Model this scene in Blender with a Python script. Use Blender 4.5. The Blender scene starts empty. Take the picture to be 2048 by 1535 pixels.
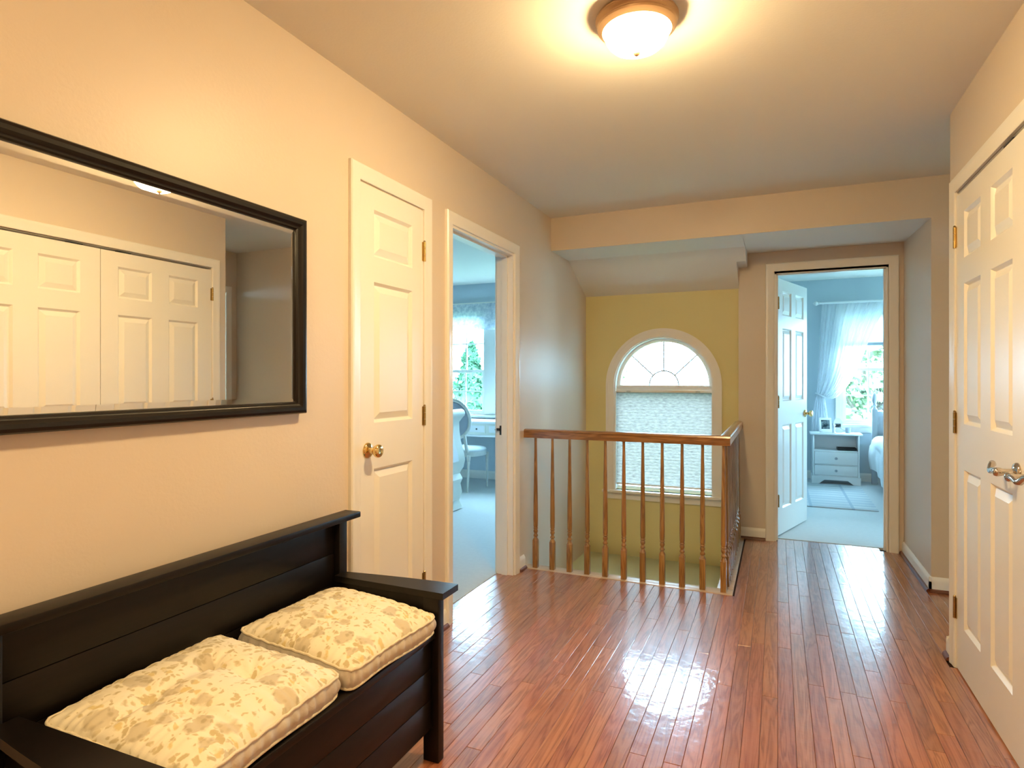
import bpy, bmesh, math, random
from mathutils import Vector, Matrix
PI = math.pi
rnd = random.Random(7)
scn = bpy.context.scene
COL = scn.collection

# ------------------------------------------------------------------ camera, sky, exposure
CAM_H = 1.25
YAW = math.radians(23.5)
cam_d = bpy.data.cameras.new('camera')
cam_d.sensor_width = 36.0
cam_d.lens = 36.0 * 1220 / 2048
cam_d.shift_y = -10.5 / 2048
cam_d.clip_start = 0.02
cam = bpy.data.objects.new('camera', cam_d)
COL.objects.link(cam)
cam.location = (0, 0, CAM_H)
cam.rotation_euler = (PI / 2, 0, YAW)
scn.camera = cam

scn.view_settings.view_transform = 'Standard'
scn.view_settings.look = 'None'
scn.view_settings.gamma = 1.0
scn.view_settings.use_curve_mapping = False
scn.view_settings.exposure = 0.42

SKY = (0.41, 0.74, 1.0)
SKY_S = 43.0
LAMP_C = (1.0, 0.71, 0.35)
LAMP_S = 262.0
world = bpy.data.worlds.new('world')
scn.world = world
world.use_nodes = True
bgn = world.node_tree.nodes['Background']
bgn.inputs[0].default_value = (*SKY, 1)
bgn.inputs[1].default_value = SKY_S

def portal(loc, rot, sx, sz):
    l = bpy.data.lights.new('window_portal', 'AREA')
    l.shape = 'RECTANGLE'; l.size = sx; l.size_y = sz
    l.cycles.is_portal = True
    o = bpy.data.objects.new('window_portal', l); COL.objects.link(o)
    o.location = loc; o.rotation_euler = rot
# portals face into the rooms (towards -Y)
portal((-3.25, 6.99, 1.35), (-PI / 2, 0, 0), 1.95, 1.3)
portal((-0.881, 5.33, 0.95), (-PI / 2, 0, 0), 0.86, 1.36)
portal((1.43, 8.66, 1.38), (-PI / 2, 0, 0), 1.45, 1.4)
portal((3.78, 7.0, 1.38), (0, PI / 2, 0), 1.4, .95)   # faces -X, at the added side window

# ------------------------------------------------------------------ materials
def new_mat(name):
    m = bpy.data.materials.new(name); m.use_nodes = True
    nt = m.node_tree
    return m, nt, nt.nodes['Principled BSDF']

def N(nt, t, **kw):
    n = nt.nodes.new(t)
    for k, v in kw.items():
        setattr(n, k, v)
    return n

def simple(name, col, rough=0.6, metal=0.0, bump=0.0, bscale=60, spec=None, var=0.0, vscale=3, coat=0.0):
    m, nt, b = new_mat(name)
    b.inputs['Base Color'].default_value = (*col, 1)
    b.inputs['Roughness'].default_value = rough
    b.inputs['Metallic'].default_value = metal
    if spec is not None: b.inputs['Specular IOR Level'].default_value = spec
    b.inputs['Coat Weight'].default_value = coat
    tc = N(nt, 'ShaderNodeTexCoord')
    if bump or var:
        no = N(nt, 'ShaderNodeTexNoise'); no.inputs['Scale'].default_value = bscale
        no.inputs['Detail'].default_value = 3
        nt.links.new(tc.outputs['Object'], no.inputs['Vector'])
    if bump:
        bp = N(nt, 'ShaderNodeBump'); bp.inputs['Strength'].default_value = bump
        bp.inputs['Distance'].default_value = 0.004
        nt.links.new(no.outputs[0], bp.inputs['Height'])
        nt.links.new(bp.outputs[0], b.inputs['Normal'])
    if var:
        n2 = N(nt, 'ShaderNodeTexNoise'); n2.inputs['Scale'].default_value = vscale
        nt.links.new(tc.outputs['Object'], n2.inputs['Vector'])
        mx = N(nt, 'ShaderNodeMix', data_type='RGBA')
        mx.inputs[6].default_value = (*[c * (1 - var) for c in col], 1)
        mx.inputs[7].default_value = (*[min(1, c * (1 + var)) for c in col], 1)
        nt.links.new(n2.outputs[0], mx.inputs[0])
        nt.links.new(mx.outputs[2], b.inputs['Base Color'])
    return m

M_wall = simple('beige_wall_paint', (0.68, 0.585, 0.475), 0.42, bump=0.12, bscale=90, var=0.015)
M_yellow = simple('yellow_wall_paint', (0.72, 0.64, 0.31), 0.5, bump=0.12, bscale=90, var=0.02)
M_ceil = simple('ceiling_paint', (0.80, 0.77, 0.70), 0.85, bump=0.12, bscale=110)
M_trim = simple('white_semi_gloss_trim', (0.84, 0.82, 0.76), 0.28, bump=0.03, bscale=40)
M_bluewall = simple('bedroom_wall_paint', (0.50, 0.58, 0.62), 0.6, bump=0.1, bscale=90)
M_room = simple('bedroom_wall_light', (0.56, 0.66, 0.72), 0.6, bump=0.1, bscale=90)
M_white = simple('white_furniture_paint', (0.82, 0.83, 0.82), 0.4, bump=0.03, bscale=30)
M_creamfur = simple('cream_furniture_paint', (0.76, 0.76, 0.66), 0.4, bump=0.05, bscale=30, var=0.04)
M_agedfur = simple('aged_grey_white_paint', (0.60, 0.60, 0.55), 0.5, bump=0.1, bscale=50, var=0.12, vscale=25)
M_carpet = simple('pale_carpet', (0.66, 0.67, 0.66), 0.95, bump=0.9, bscale=420, var=0.05, vscale=30)
M_landing = simple('landing_carpet', (0.60, 0.60, 0.36), 0.95, bump=0.7, bscale=420, var=0.03, vscale=30)
M_brass = simple('polished_brass', (0.80, 0.58, 0.25), 0.12, metal=1.0)
M_oldbrass = simple('aged_brass', (0.42, 0.30, 0.12), 0.3, metal=1.0, var=0.2, vscale=60)
M_nickel = simple('polished_nickel', (0.60, 0.54, 0.48), 0.12, metal=1.0)
M_pan = simple('brushed_bronze_nickel', (0.42, 0.27, 0.15), 0.4, metal=0.7)
M_black = simple('black_metal', (0.02, 0.02, 0.02), 0.4)
M_glaze = simple('mirror_silver', (0.93, 0.93, 0.90), 0.005, metal=1.0)
M_greyfab = simple('grey_upholstery', (0.33, 0.37, 0.42), 0.9, bump=0.4, bscale=300)
M_dark = simple('matte_dark', (0.012, 0.012, 0.014), 0.6)
M_bedpaint = simple('grey_white_bed_paint', (0.50, 0.55, 0.60), 0.45)
M_linen = simple('white_bedding', (0.78, 0.80, 0.80), 0.9, bump=0.3, bscale=14)
M_subfloor = simple('dark_floor_joint', (0.045, 0.018, 0.010), 0.8)
M_ground = simple('lawn', (0.05, 0.10, 0.03), 0.95, bump=0.5, bscale=8, var=0.3, vscale=1)
M_bark = simple('bark', (0.10, 0.07, 0.05), 0.9, bump=0.8, bscale=20)
M_conifer = simple('conifer_foliage', (0.035, 0.10, 0.045), 0.8, var=0.4, vscale=4)
M_leaf = simple('pale_foliage', (0.20, 0.25, 0.13), 0.8, var=0.5, vscale=3)
M_ceramic = simple('white_ceramic', (0.9, 0.9, 0.9), 0.2)
M_mug = simple('grey_metal_cup', (0.35, 0.40, 0.44), 0.35)

def mat_glass():
    m = bpy.data.materials.new('window_glass'); m.use_nodes = True
    nt = m.node_tree; nt.nodes.clear()
    out = N(nt, 'ShaderNodeOutputMaterial'); mix = N(nt, 'ShaderNodeMixShader')
    t = N(nt, 'ShaderNodeBsdfTransparent'); g = N(nt, 'ShaderNodeBsdfGlossy')
    g.inputs['Roughness'].default_value = 0.02
    mix.inputs[0].default_value = 0.06
    nt.links.new(t.outputs[0], mix.inputs[1]); nt.links.new(g.outputs[0], mix.inputs[2])
    nt.links.new(mix.outputs[0], out.inputs[0])
    return m
M_glass = mat_glass()

def mat_sheer(name, col, transp, trans, pattern=None):
    m = bpy.data.materials.new(name); m.use_nodes = True
    nt = m.node_tree; nt.nodes.clear()
    out = N(nt, 'ShaderNodeOutputMaterial')
    d = N(nt, 'ShaderNodeBsdfDiffuse'); t = N(nt, 'ShaderNodeBsdfTranslucent'); tr = N(nt, 'ShaderNodeBsdfTransparent')
    d.inputs[0].default_value = (*col, 1); t.inputs[0].default_value = (*col, 1)
    m1 = N(nt, 'ShaderNodeMixShader'); m1.inputs[0].default_value = trans
    m2 = N(nt, 'ShaderNodeMixShader'); m2.inputs[0].default_value = transp
    nt.links.new(d.outputs[0], m1.inputs[1]); nt.links.new(t.outputs[0], m1.inputs[2])
    nt.links.new(m1.outputs[0], m2.inputs[1]); nt.links.new(tr.outputs[0], m2.inputs[2])
    nt.links.new(m2.outputs[0], out.inputs[0])
    if pattern:
        tc = N(nt, 'ShaderNodeTexCoord'); mp = N(nt, 'ShaderNodeMapping')
        mp.inputs['Scale'].default_value = pattern[0]
        no = N(nt, 'ShaderNodeTexNoise'); no.inputs['Scale'].default_value = pattern[1]
        no.inputs['Detail'].default_value = 4; no.inputs['Roughness'].default_value = 0.65
        cr = N(nt, 'ShaderNodeValToRGB')
        cr.color_ramp.elements[0].position = 0.32; cr.color_ramp.elements[1].position = 0.68
        cr.color_ramp.elements[0].color = (*pattern[2], 1); cr.color_ramp.elements[1].color = (*pattern[3], 1)
        nt.links.new(tc.outputs['Object'], mp.inputs[0]); nt.links.new(mp.outputs[0], no.inputs['Vector'])
        nt.links.new(no.outputs[0], cr.inputs[0])
        nt.links.new(cr.outputs[0], d.inputs[0]); nt.links.new(cr.outputs[0], t.inputs[0])
    return m
M_sheer = mat_sheer('sheer_voile', (0.86, 0.88, 0.9), 0.22, 0.55)
M_shade = mat_sheer('woven_cellular_shade', (0.5, 0.48, 0.45), 0.0, 0.55, ((9, 1, 34), 3.0, (0.125, 0.095, 0.080), (0.25, 0.19, 0.155)))
M_roman = mat_sheer('toile_valance_fabric', (0.7, 0.72, 0.75), 0.0, 0.35, ((1, 1, 1), 22.0, (0.36, 0.42, 0.52), (0.72, 0.74, 0.76)))
M_roller = mat_sheer('roller_shade_fabric', (0.80, 0.82, 0.84), 0.0, 0.5)

def mat_emit(name, col, s):
    m = bpy.data.materials.new(name); m.use_nodes = True
    nt = m.node_tree; nt.nodes.clear()
    out = N(nt, 'ShaderNodeOutputMaterial'); e = N(nt, 'ShaderNodeEmission')
    e.inputs[0].default_value = (*col, 1); e.inputs[1].default_value = s
    nt.links.new(e.outputs[0], out.inputs[0])
    return m
M_dome = mat_emit('lit_frosted_glass', LAMP_C, LAMP_S)
# emission graded by height, dimmed towards the rim so the ceiling stays darker
_nt = M_dome.node_tree
_tc = N(_nt, 'ShaderNodeTexCoord'); _sx = N(_nt, 'ShaderNodeSeparateXYZ'); _mr = N(_nt, 'ShaderNodeMapRange')
_mr.inputs[1].default_value = -.050; _mr.inputs[2].default_value = -.108
_mr.inputs[3].default_value = LAMP_S * .16; _mr.inputs[4].default_value = LAMP_S
_nt.links.new(_tc.outputs['Object'], _sx.inputs[0]); _nt.links.new(_sx.outputs[2], _mr.inputs[0])
_nt.links.new(_mr.outputs[0], [n for n in _nt.nodes if n.type == 'EMISSION'][0].inputs[1])

def mat_wood(name, dark, mid, light, rough, coat, axis='Y', scale=1.0, grain=1.0, tint=0.25, bump=0.25):
    m, nt, b = new_mat(name)
    tc = N(nt, 'ShaderNodeTexCoord'); oi = N(nt, 'ShaderNodeObjectInfo')
    off = N(nt, 'ShaderNodeVectorMath', operation='SCALE')
    cmb = N(nt, 'ShaderNodeCombineXYZ')
    for i in range(3): nt.links.new(oi.outputs['Random'], cmb.inputs[i])
    nt.links.new(cmb.outputs[0], off.inputs[0]); off.inputs[3].default_value = 37.0
    add = N(nt, 'ShaderNodeVectorMath', operation='ADD')
    nt.links.new(tc.outputs['Object'], add.inputs[0]); nt.links.new(off.outputs[0], add.inputs[1])
    mp = N(nt, 'ShaderNodeMapping')
    s = [22 * scale] * 3
    s['XYZ'.index(axis)] = 1.6 * scale
    mp.inputs['Scale'].default_value = s
    nt.links.new(add.outputs[0], mp.inputs[0])
    n1 = N(nt, 'ShaderNodeTexNoise'); n1.inputs['Scale'].default_value = 1.0; n1.inputs['Detail'].default_value = 3
    n1.inputs['Distortion'].default_value = 0.6
    nt.links.new(mp.outputs[0], n1.inputs['Vector'])
    # cathedral rings: sine of the noise
    ml = N(nt, 'ShaderNodeMath', operation='MULTIPLY'); ml.inputs[1].default_value = 42.0
    sn = N(nt, 'ShaderNodeMath', operation='SINE')
    nt.links.new(n1.outputs[0], ml.inputs[0]); nt.links.new(ml.outputs[0], sn.inputs[0])
    mp2 = N(nt, 'ShaderNodeMapping'); s2 = [260 * scale] * 3; s2['XYZ'.index(axis)] = 9 * scale
    mp2.inputs['Scale'].default_value = s2
    nt.links.new(add.outputs[0], mp2.inputs[0])
    n2 = N(nt, 'ShaderNodeTexNoise'); n2.inputs['Scale'].default_value = 1.0
    nt.links.new(mp2.outputs[0], n2.inputs['Vector'])
    mr = N(nt, 'ShaderNodeMapRange'); mr.inputs[1].default_value = -1; mr.inputs[2].default_value = 1
    mr.inputs[3].default_value = 0.5 - 0.3 * grain; mr.inputs[4].default_value = 0.5 + 0.16 * grain
    nt.links.new(sn.outputs[0], mr.inputs[0])
    ad = N(nt, 'ShaderNodeMath', operation='MULTIPLY_ADD'); ad.inputs[1].default_value = 0.5 * grain
    nt.links.new(n2.outputs[0], ad.inputs[0]); nt.links.new(mr.outputs[0], ad.inputs[2])
    cr = N(nt, 'ShaderNodeValToRGB')
    e = cr.color_ramp.elements
    e[0].position = 0.22; e[0].color = (*dark, 1); e[1].position = 0.98; e[1].color = (*light, 1)
    k = cr.color_ramp.elements.new(0.55); k.color = (*mid, 1)
    nt.links.new(ad.outputs[0], cr.inputs[0])
    hs = N(nt, 'ShaderNodeHueSaturation')
    v = N(nt, 'ShaderNodeMapRange'); v.inputs[3].default_value = 1 - tint; v.inputs[4].default_value = 1 + tint
    nt.links.new(oi.outputs['Random'], v.inputs[0]); nt.links.new(v.outputs[0], hs.inputs['Value'])
    fr = N(nt, 'ShaderNodeMath', operation='MULTIPLY'); fr.inputs[1].default_value = 17.3
    f2 = N(nt, 'ShaderNodeMath', operation='FRACT')
    nt.links.new(oi.outputs['Random'], fr.inputs[0]); nt.links.new(fr.outputs[0], f2.inputs[0])
    h = N(nt, 'ShaderNodeMapRange'); h.inputs[3].default_value = 0.5 - 0.006; h.inputs[4].default_value = 0.5 + 0.006
    nt.links.new(f2.outputs[0], h.inputs[0]); nt.links.new(h.outputs[0], hs.inputs['Hue'])
    nt.links.new(cr.outputs[0], hs.inputs['Color']); nt.links.new(hs.outputs[0], b.inputs['Base Color'])
    b.inputs['Roughness'].default_value = rough
    b.inputs['Coat Weight'].default_value = coat; b.inputs['Coat Roughness'].default_value = 0.09
    n3 = N(nt, 'ShaderNodeTexNoise'); n3.inputs['Scale'].default_value = 16.0; n3.inputs['Detail'].default_value = 3
    nt.links.new(add.outputs[0], n3.inputs['Vector'])
    a3 = N(nt, 'ShaderNodeMath', operation='MULTIPLY_ADD'); a3.inputs[1].default_value = 0.06
    nt.links.new(ad.outputs[0], a3.inputs[0]); nt.links.new(n3.outputs[0], a3.inputs[2])
    bp = N(nt, 'ShaderNodeBump'); bp.inputs['Strength'].default_value = bump; bp.inputs['Distance'].default_value = 0.0035
    nt.links.new(a3.outputs[0], bp.inputs['Height'])
    nt.links.new(bp.outputs[0], b.inputs['Normal']); nt.links.new(bp.outputs[0], b.inputs['Coat Normal'])
    return m
M_floor = mat_wood('red_oak_floor', (0.15, 0.046, 0.020), (0.34, 0.118, 0.054), (0.44, 0.18, 0.09), 0.30, 0.8, tint=0.16, bump=0.42)
M_rail = mat_wood('stained_oak_rail', (0.12, 0.048, 0.014), (0.23, 0.098, 0.028), (0.33, 0.155, 0.05), 0.3, 0.5, axis='X', scale=1.2, tint=0.1, bump=0.1)
M_railY = mat_wood('stained_oak_rail_side', (0.12, 0.048, 0.014), (0.23, 0.098, 0.028), (0.33, 0.155, 0.05), 0.3, 0.5, axis='Y', scale=1.2, tint=0.1, bump=0.1)
M_bal = mat_wood('stained_oak_baluster', (0.14, 0.06, 0.014), (0.27, 0.13, 0.032), (0.38, 0.20, 0.06), 0.32, 0.4, axis='Z', scale=1.4, tint=0.12, bump=0.1)
M_nose = mat_wood('light_oak_nosing', (0.42, 0.29, 0.19), (0.56, 0.41, 0.29), (0.66, 0.52, 0.40), 0.3, 0.6, axis='X', grain=0.6, tint=0.03, bump=0.12)
M_shoe = simple('stained_shoe_moulding', (0.15, 0.05, 0.025), 0.35)
M_bench = mat_wood('espresso_painted_wood', (0.0022, 0.0013, 0.0011), (0.0038, 0.0021, 0.0017), (0.006, 0.0032, 0.0025), 0.40, 0.0, grain=0.8, tint=0.03, bump=0.08)
M_bench.node_tree.nodes['Principled BSDF'].inputs['Specular IOR Level'].default_value = 0.3
M_mframe = simple('black_mirror_frame', (0.006, 0.004, 0.0035), 0.3, spec=.35, bump=0.05, bscale=40)

def mat_floral():
    m, nt, b = new_mat('floral_cotton')
    tc = N(nt, 'ShaderNodeTexCoord')
    d = N(nt, 'ShaderNodeTexNoise'); d.inputs['Scale'].default_value = 26; d.inputs['Detail'].default_value = 3
    nt.links.new(tc.outputs['Object'], d.inputs['Vector'])
    sub = N(nt, 'ShaderNodeVectorMath', operation='SUBTRACT'); sub.inputs[1].default_value = (0.5, 0.5, 0.5)
    nt.links.new(d.outputs['Color'], sub.inputs[0])
    def layer(scale, dist, th, soft, seed, mask_th=None):
        sc = N(nt, 'ShaderNodeVectorMath', operation='SCALE'); sc.inputs[3].default_value = dist
        nt.links.new(sub.outputs[0], sc.inputs[0])
        ad = N(nt, 'ShaderNodeVectorMath', operation='ADD')
        nt.links.new(tc.outputs['Object'], ad.inputs[0]); nt.links.new(sc.outputs[0], ad.inputs[1])
        ad2 = N(nt, 'ShaderNodeVectorMath', operation='ADD'); ad2.inputs[1].default_value = (seed, seed * 1.7, 0)
        nt.links.new(ad.outputs[0], ad2.inputs[0])
        fl = N(nt, 'ShaderNodeVectorMath', operation='MULTIPLY'); fl.inputs[1].default_value = (1, 1, 0.0)
        nt.links.new(ad2.outputs[0], fl.inputs[0])
        vo = N(nt, 'ShaderNodeTexVoronoi'); vo.inputs['Scale'].default_value = scale
        nt.links.new(fl.outputs[0], vo.inputs['Vector'])
        mr = N(nt, 'ShaderNodeMapRange'); mr.inputs[1].default_value = th; mr.inputs[2].default_value = th - soft
        mr.clamp = True
        nt.links.new(vo.outputs['Distance'], mr.inputs[0])
        if mask_th is None: return mr.outputs[0]
        gt = N(nt, 'ShaderNodeMath', operation='GREATER_THAN'); gt.inputs[1].default_value = mask_th
        sp = N(nt, 'ShaderNodeSeparateColor'); nt.links.new(vo.outputs['Color'], sp.inputs[0])
        nt.links.new(sp.outputs[0], gt.inputs[0])
        mu = N(nt, 'ShaderNodeMath', operation='MULTIPLY')
        nt.links.new(gt.outputs[0], mu.inputs[0]); nt.links.new(mr.outputs[0], mu.inputs[1])
        return mu.outputs[0]
    big = layer(16, 0.05, 0.47, 0.10, 0.0, 0.38)
    petals = layer(60, 0.02, 0.5, 0.25, 3.1)
    leaves = layer(42, 0.05, 0.40, 0.12, 5.0, 0.30)
    small = layer(76, 0.045, 0.40, 0.15, 7.7, 0.45)
    gold = layer(34, 0.05, 0.34, 0.12, 9.0, 0.62)
    base = (0.83, 0.765, 0.60)
    def mixc(a, col, fac):
        mx = N(nt, 'ShaderNodeMix', data_type='RGBA')
        if isinstance(a, tuple): mx.inputs[6].default_value = (*a, 1)
        else: nt.links.new(a, mx.inputs[6])
        if isinstance(col, tuple): mx.inputs[7].default_value = (*col, 1)
        else: nt.links.new(col, mx.inputs[7])
        nt.links.new(fac, mx.inputs[0]); return mx.outputs[2]
    flower = mixc((0.60, 0.53, 0.38), (0.46, 0.39, 0.25), petals)
    c = mixc(base, (0.60, 0.51, 0.31), small)
    c = mixc(c, (0.56, 0.47, 0.27), leaves)
    c = mixc(c, (0.68, 0.56, 0.28), gold)
    c = mixc(c, flower, big)
    nt.links.new(c, b.inputs['Base Color'])
    b.inputs['Roughness'].default_value = 0.85
    b.inputs['Sheen Weight'].default_value = 0.1
    n2 = N(nt, 'ShaderNodeTexNoise'); n2.inputs['Scale'].default_value = 900
    nt.links.new(tc.outputs['Object'], n2.inputs['Vector'])
    bp = N(nt, 'ShaderNodeBump'); bp.inputs['Strength'].default_value = 0.15; bp.inputs['Distance'].default_value = 0.002
    nt.links.new(n2.outputs[0], bp.inputs['Height']); nt.links.new(bp.outputs[0], b.inputs['Normal'])
    return m
M_floral = mat_floral()
M_piping = simple('cream_piping', (0.74, 0.66, 0.50), 0.85, bump=0.3, bscale=300)

def mat_rug():
    m, nt, b = new_mat('patterned_rug')
    tc = N(nt, 'ShaderNodeTexCoord')
    mp = N(nt, 'ShaderNodeMapping'); nt.links.new(tc.outputs['Object'], mp.inputs[0])
    br = N(nt, 'ShaderNodeTexBrick'); br.inputs['Scale'].default_value = 5.5
    br.inputs['Color1'].default_value = (0.62, 0.64, 0.64, 1); br.inputs['Color2'].default_value = (0.55, 0.58, 0.60, 1)
    br.inputs['Mortar'].default_value = (0.40, 0.46, 0.52, 1); br.inputs['Mortar Size'].default_value = 0.09
    br.inputs['Brick Width'].default_value = 2.0; br.inputs['Row Height'].default_value = 0.75; br.offset = 0.0
    br.inputs['Mortar Smooth'].default_value = 0.4
    nt.links.new(mp.outputs[0], br.inputs['Vector'])
    nt.links.new(br.outputs[0], b.inputs['Base Color'])
    b.inputs['Roughness'].default_value = 0.95
    n2 = N(nt, 'ShaderNodeTexNoise'); n2.inputs['Scale'].default_value = 300
    nt.links.new(tc.outputs['Object'], n2.inputs['Vector'])
    bp = N(nt, 'ShaderNodeBump'); bp.inputs['Strength'].default_value = 0.5; bp.inputs['Distance'].default_value = 0.004
    nt.links.new(n2.outputs[0], bp.inputs['Height']); nt.links.new(bp.outputs[0], b.inputs['Normal'])
    return m
M_rug = mat_rug()

def mat_photo(name, a, c2):
    m, nt, b = new_mat(name)
    tc = N(nt, 'ShaderNodeTexCoord'); no = N(nt, 'ShaderNodeTexNoise'); no.inputs['Scale'].default_value = 18
    cr = N(nt, 'ShaderNodeValToRGB'); cr.color_ramp.elements[0].color = (*a, 1); cr.color_ramp.elements[1].color = (*c2, 1)
    cr.color_ramp.elements[0].position = 0.42; cr.color_ramp.elements[1].position = 0.62
    nt.links.new(tc.outputs['Object'], no.inputs['Vector']); nt.links.new(no.outputs[0], cr.inputs[0])
    nt.links.new(cr.outputs[0], b.inputs['Base Color']); b.inputs['Roughness'].default_value = 0.15
    return m
M_photo = mat_photo('printed_photograph', (0.02, 0.04, 0.05), (0.25, 0.30, 0.30))

# ------------------------------------------------------------------ mesh helpers
class MB:
    def __init__(s): s.bm = bmesh.new()
    def box(s, x0, x1, y0, y1, z0, z1, bev=0.0, mat=None):
        r = bmesh.ops.create_cube(s.bm, size=1.0)
        vs = r['verts']
        for v in vs:
            v.co = Vector(((x0 + x1) / 2 + v.co.x * (x1 - x0), (y0 + y1) / 2 + v.co.y * (y1 - y0), (z0 + z1) / 2 + v.co.z * (z1 - z0)))
        if bev > 0:
            es = list({e for v in vs for e in v.link_edges})
            rr = bmesh.ops.bevel(s.bm, geom=es, offset=bev, segments=2, affect='EDGES', profile=0.5)
            vs = list({v for f in rr['faces'] for v in f.verts} | {v for v in vs if v.is_valid})
        if mat is not None: bmesh.ops.transform(s.bm, matrix=mat, verts=[v for v in vs if v.is_valid])
        return s
    def lathe(s, prof, seg=24, mat=None, cap=True):
        rings = []
        for r, z in prof:
            rings.append([s.bm.verts.new((r * math.cos(2 * PI * i / seg), r * math.sin(2 * PI * i / seg), z)) for i in range(seg)])
        for a, b in zip(rings, rings[1:]):
            for i in range(seg):
                j = (i + 1) % seg
                s.bm.faces.new((a[i], a[j], b[j], b[i]))
        if cap:
            s.bm.faces.new(rings[0][::-1]); s.bm.faces.new(rings[-1])
        if mat is not None: bmesh.ops.transform(s.bm, matrix=mat, verts=[v for r in rings for v in r])
        return s
    def tube(s, pts, rad, seg=10, closed=False, mat=None):
        pts = [Vector(p) for p in pts]; n = len(pts)
        rads = rad if isinstance(rad, (list, tuple)) else [rad] * n
        rings = []; up = Vector((0, 0, 1)); prev = None
        for i, p in enumerate(pts):
            if closed: t = (pts[(i + 1) % n] - pts[i - 1])
            else: t = pts[min(i + 1, n - 1)] - pts[max(i - 1, 0)]
            t.normalize()
            if prev is None:
                u = t.cross(up)
                if u.length < 1e-3: u = t.cross(Vector((1, 0, 0)))
            else:
                u = prev - t * prev.dot(t)
            u.normalize(); prev = u; w = t.cross(u)
            rings.append([s.bm.verts.new(p + (u * math.cos(2 * PI * k / seg) + w * math.sin(2 * PI * k / seg)) * rads[i]) for k in range(seg)])
        m = n if closed else n - 1
        for i in range(m):
            a, b = rings[i], rings[(i + 1) % n]
            for k in range(seg):
                l = (k + 1) % seg
                s.bm.faces.new((a[k], a[l], b[l], b[k]))
        if not closed:
            s.bm.faces.new(rings[0][::-1]); s.bm.faces.new(rings[-1])
        if mat is not None: bmesh.ops.transform(s.bm, matrix=mat, verts=[v for r in rings for v in r])
        return s
    def prism(s, poly, f, d0, d1):
        """poly: 2D points, f(a, b, d) -> xyz; extruded from d0 to d1"""
        A = [s.bm.verts.new(f(a, b, d0)) for a, b in poly]
        B = [s.bm.verts.new(f(a, b, d1)) for a, b in poly]
        s.bm.faces.new(A[::-1]); s.bm.faces.new(B)
        n = len(poly)
        for i in range(n):
            j = (i + 1) % n
            s.bm.faces.new((A[i], A[j], B[j], B[i]))
        return s
    def grid(s, nu, nv, f, closed_u=False):
        V = [[s.bm.verts.new(f(i / (nu if closed_u else nu - 1), j / (nv - 1))) for j in range(nv)] for i in range(nu)]
        for i in range(nu if closed_u else nu - 1):
            for j in range(nv - 1):
                i2 = (i + 1) % nu
                s.bm.faces.new((V[i][j], V[i2][j], V[i2][j + 1], V[i][j + 1]))
        return s
    def build(s, name, mat, parent=None, smooth=True, angle=35, loc=None, rot=None):
        bmesh.ops.recalc_face_normals(s.bm, faces=s.bm.faces)
        me = bpy.data.meshes.new(name); s.bm.to_mesh(me); s.bm.free()
        me.materials.append(mat)
        if smooth:
            me.polygons.foreach_set('use_smooth', [True] * len(me.polygons))
            me.set_sharp_from_angle(angle=math.radians(angle))
        o = bpy.data.objects.new(name, me); COL.objects.link(o)
        if parent: o.parent = parent
        if loc: o.location = loc
        if rot: o.rotation_euler = rot
        return o

def thing(name, label, cat, loc=(0, 0, 0), rotz=0.0, group=None):
    o = bpy.data.objects.new(name, None); COL.objects.link(o)
    o.empty_display_size = 0.1
    o.location = loc; o.rotation_euler = (0, 0, rotz); o['label'] = label; o['category'] = cat
    if group: o['group'] = group
    return o
def tag(o, label, cat, group=None):
    o['label'] = label; o['category'] = cat
    if group: o['group'] = group
    return o
def struct(o): o['kind'] = 'structure'; return o
def T(x, y, z): return Matrix.Translation((x, y, z))
def R(a, ax): return Matrix.Rotation(a, 4, ax)

XL, XR = -1.54, 0.715      # hall side walls
CZ = 2.44                  # ceiling height
YS, YD, YY = 4.27, 5.12, 5.17  # beam face, door wall, stair window wall
XC = 0.83                  # corridor right wall
SX1 = -0.28                # stairwell right edge

# ------------------------------------------------------------------ structure: walls
def wallbox(name, boxes, mat):
    m = MB()
    for b in boxes: m.box(*b)
    return struct(m.build(name, mat, smooth=False))

# left wall: closet door opening 1.99..2.485, doorway opening 2.755..3.572
DH = 2.045
wallbox('wall_left', [
    (XL - .115, XL, -2.4, 1.99, -.05, CZ), (XL - .115, XL, 1.99, 2.485, DH, CZ), (XL - .115, XL, 2.485, 2.755, -.05, CZ),
    (XL - .115, XL, 2.755, 3.572, DH, CZ), (XL - .115, XL, 3.572, 5.29, -3.0, CZ),
    (XL - .115, XL - .08, 1.99, 2.485, 0, DH)], M_wall)
# bedroom side skin of that wall (cooler paint) is built with the bedroom below
# right wall with double closet opening 1.595..3.19
wallbox('wall_right', [
    (XR, XR + .115, -2.4, 1.595, -.05, CZ), (XR, XR + .115, 1.595, 3.19, 2.05, CZ), (XR, XR + .115, 3.19, 3.31, -.05, CZ),
    (XR + .09, XR + .115, 1.595, 3.19, -.05, 2.05)], M_wall)
wallbox('wall_back', [(XL - .2, XR + .2, -2.52, -2.4, -.05, CZ)], M_wall)
# side hallway to the right
wallbox('wall_hallway_near', [(XR + .115, 1.75, 3.21, 3.31, -.05, CZ)], M_wall)
wallbox('wall_hallway_end', [(1.66, 1.76, 3.31, 3.40, -.05, CZ), (1.66, 1.76, 4.20, YS, -.05, CZ), (1.66, 1.76, 3.40, 4.20, 2.045, CZ)], M_wall)
# facing wall beside corridor and the corridor's right wall, as one block
wallbox('wall_corridor', [(XC, 1.76, YS, YS + .11, -.05, CZ), (XC, XC + .11, YS + .11, YD + .01, -.05, CZ)], M_wall)
# door wall (far), opening X -.015...735
wallbox('wall_far', [(SX1, -.02, YD, YD + .115, -3, CZ), (-.02, .735, YD, YD + .115, 2.055, CZ), (.735, 1.2, YD, YD + .115, -.05, CZ)], M_wall)

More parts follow.
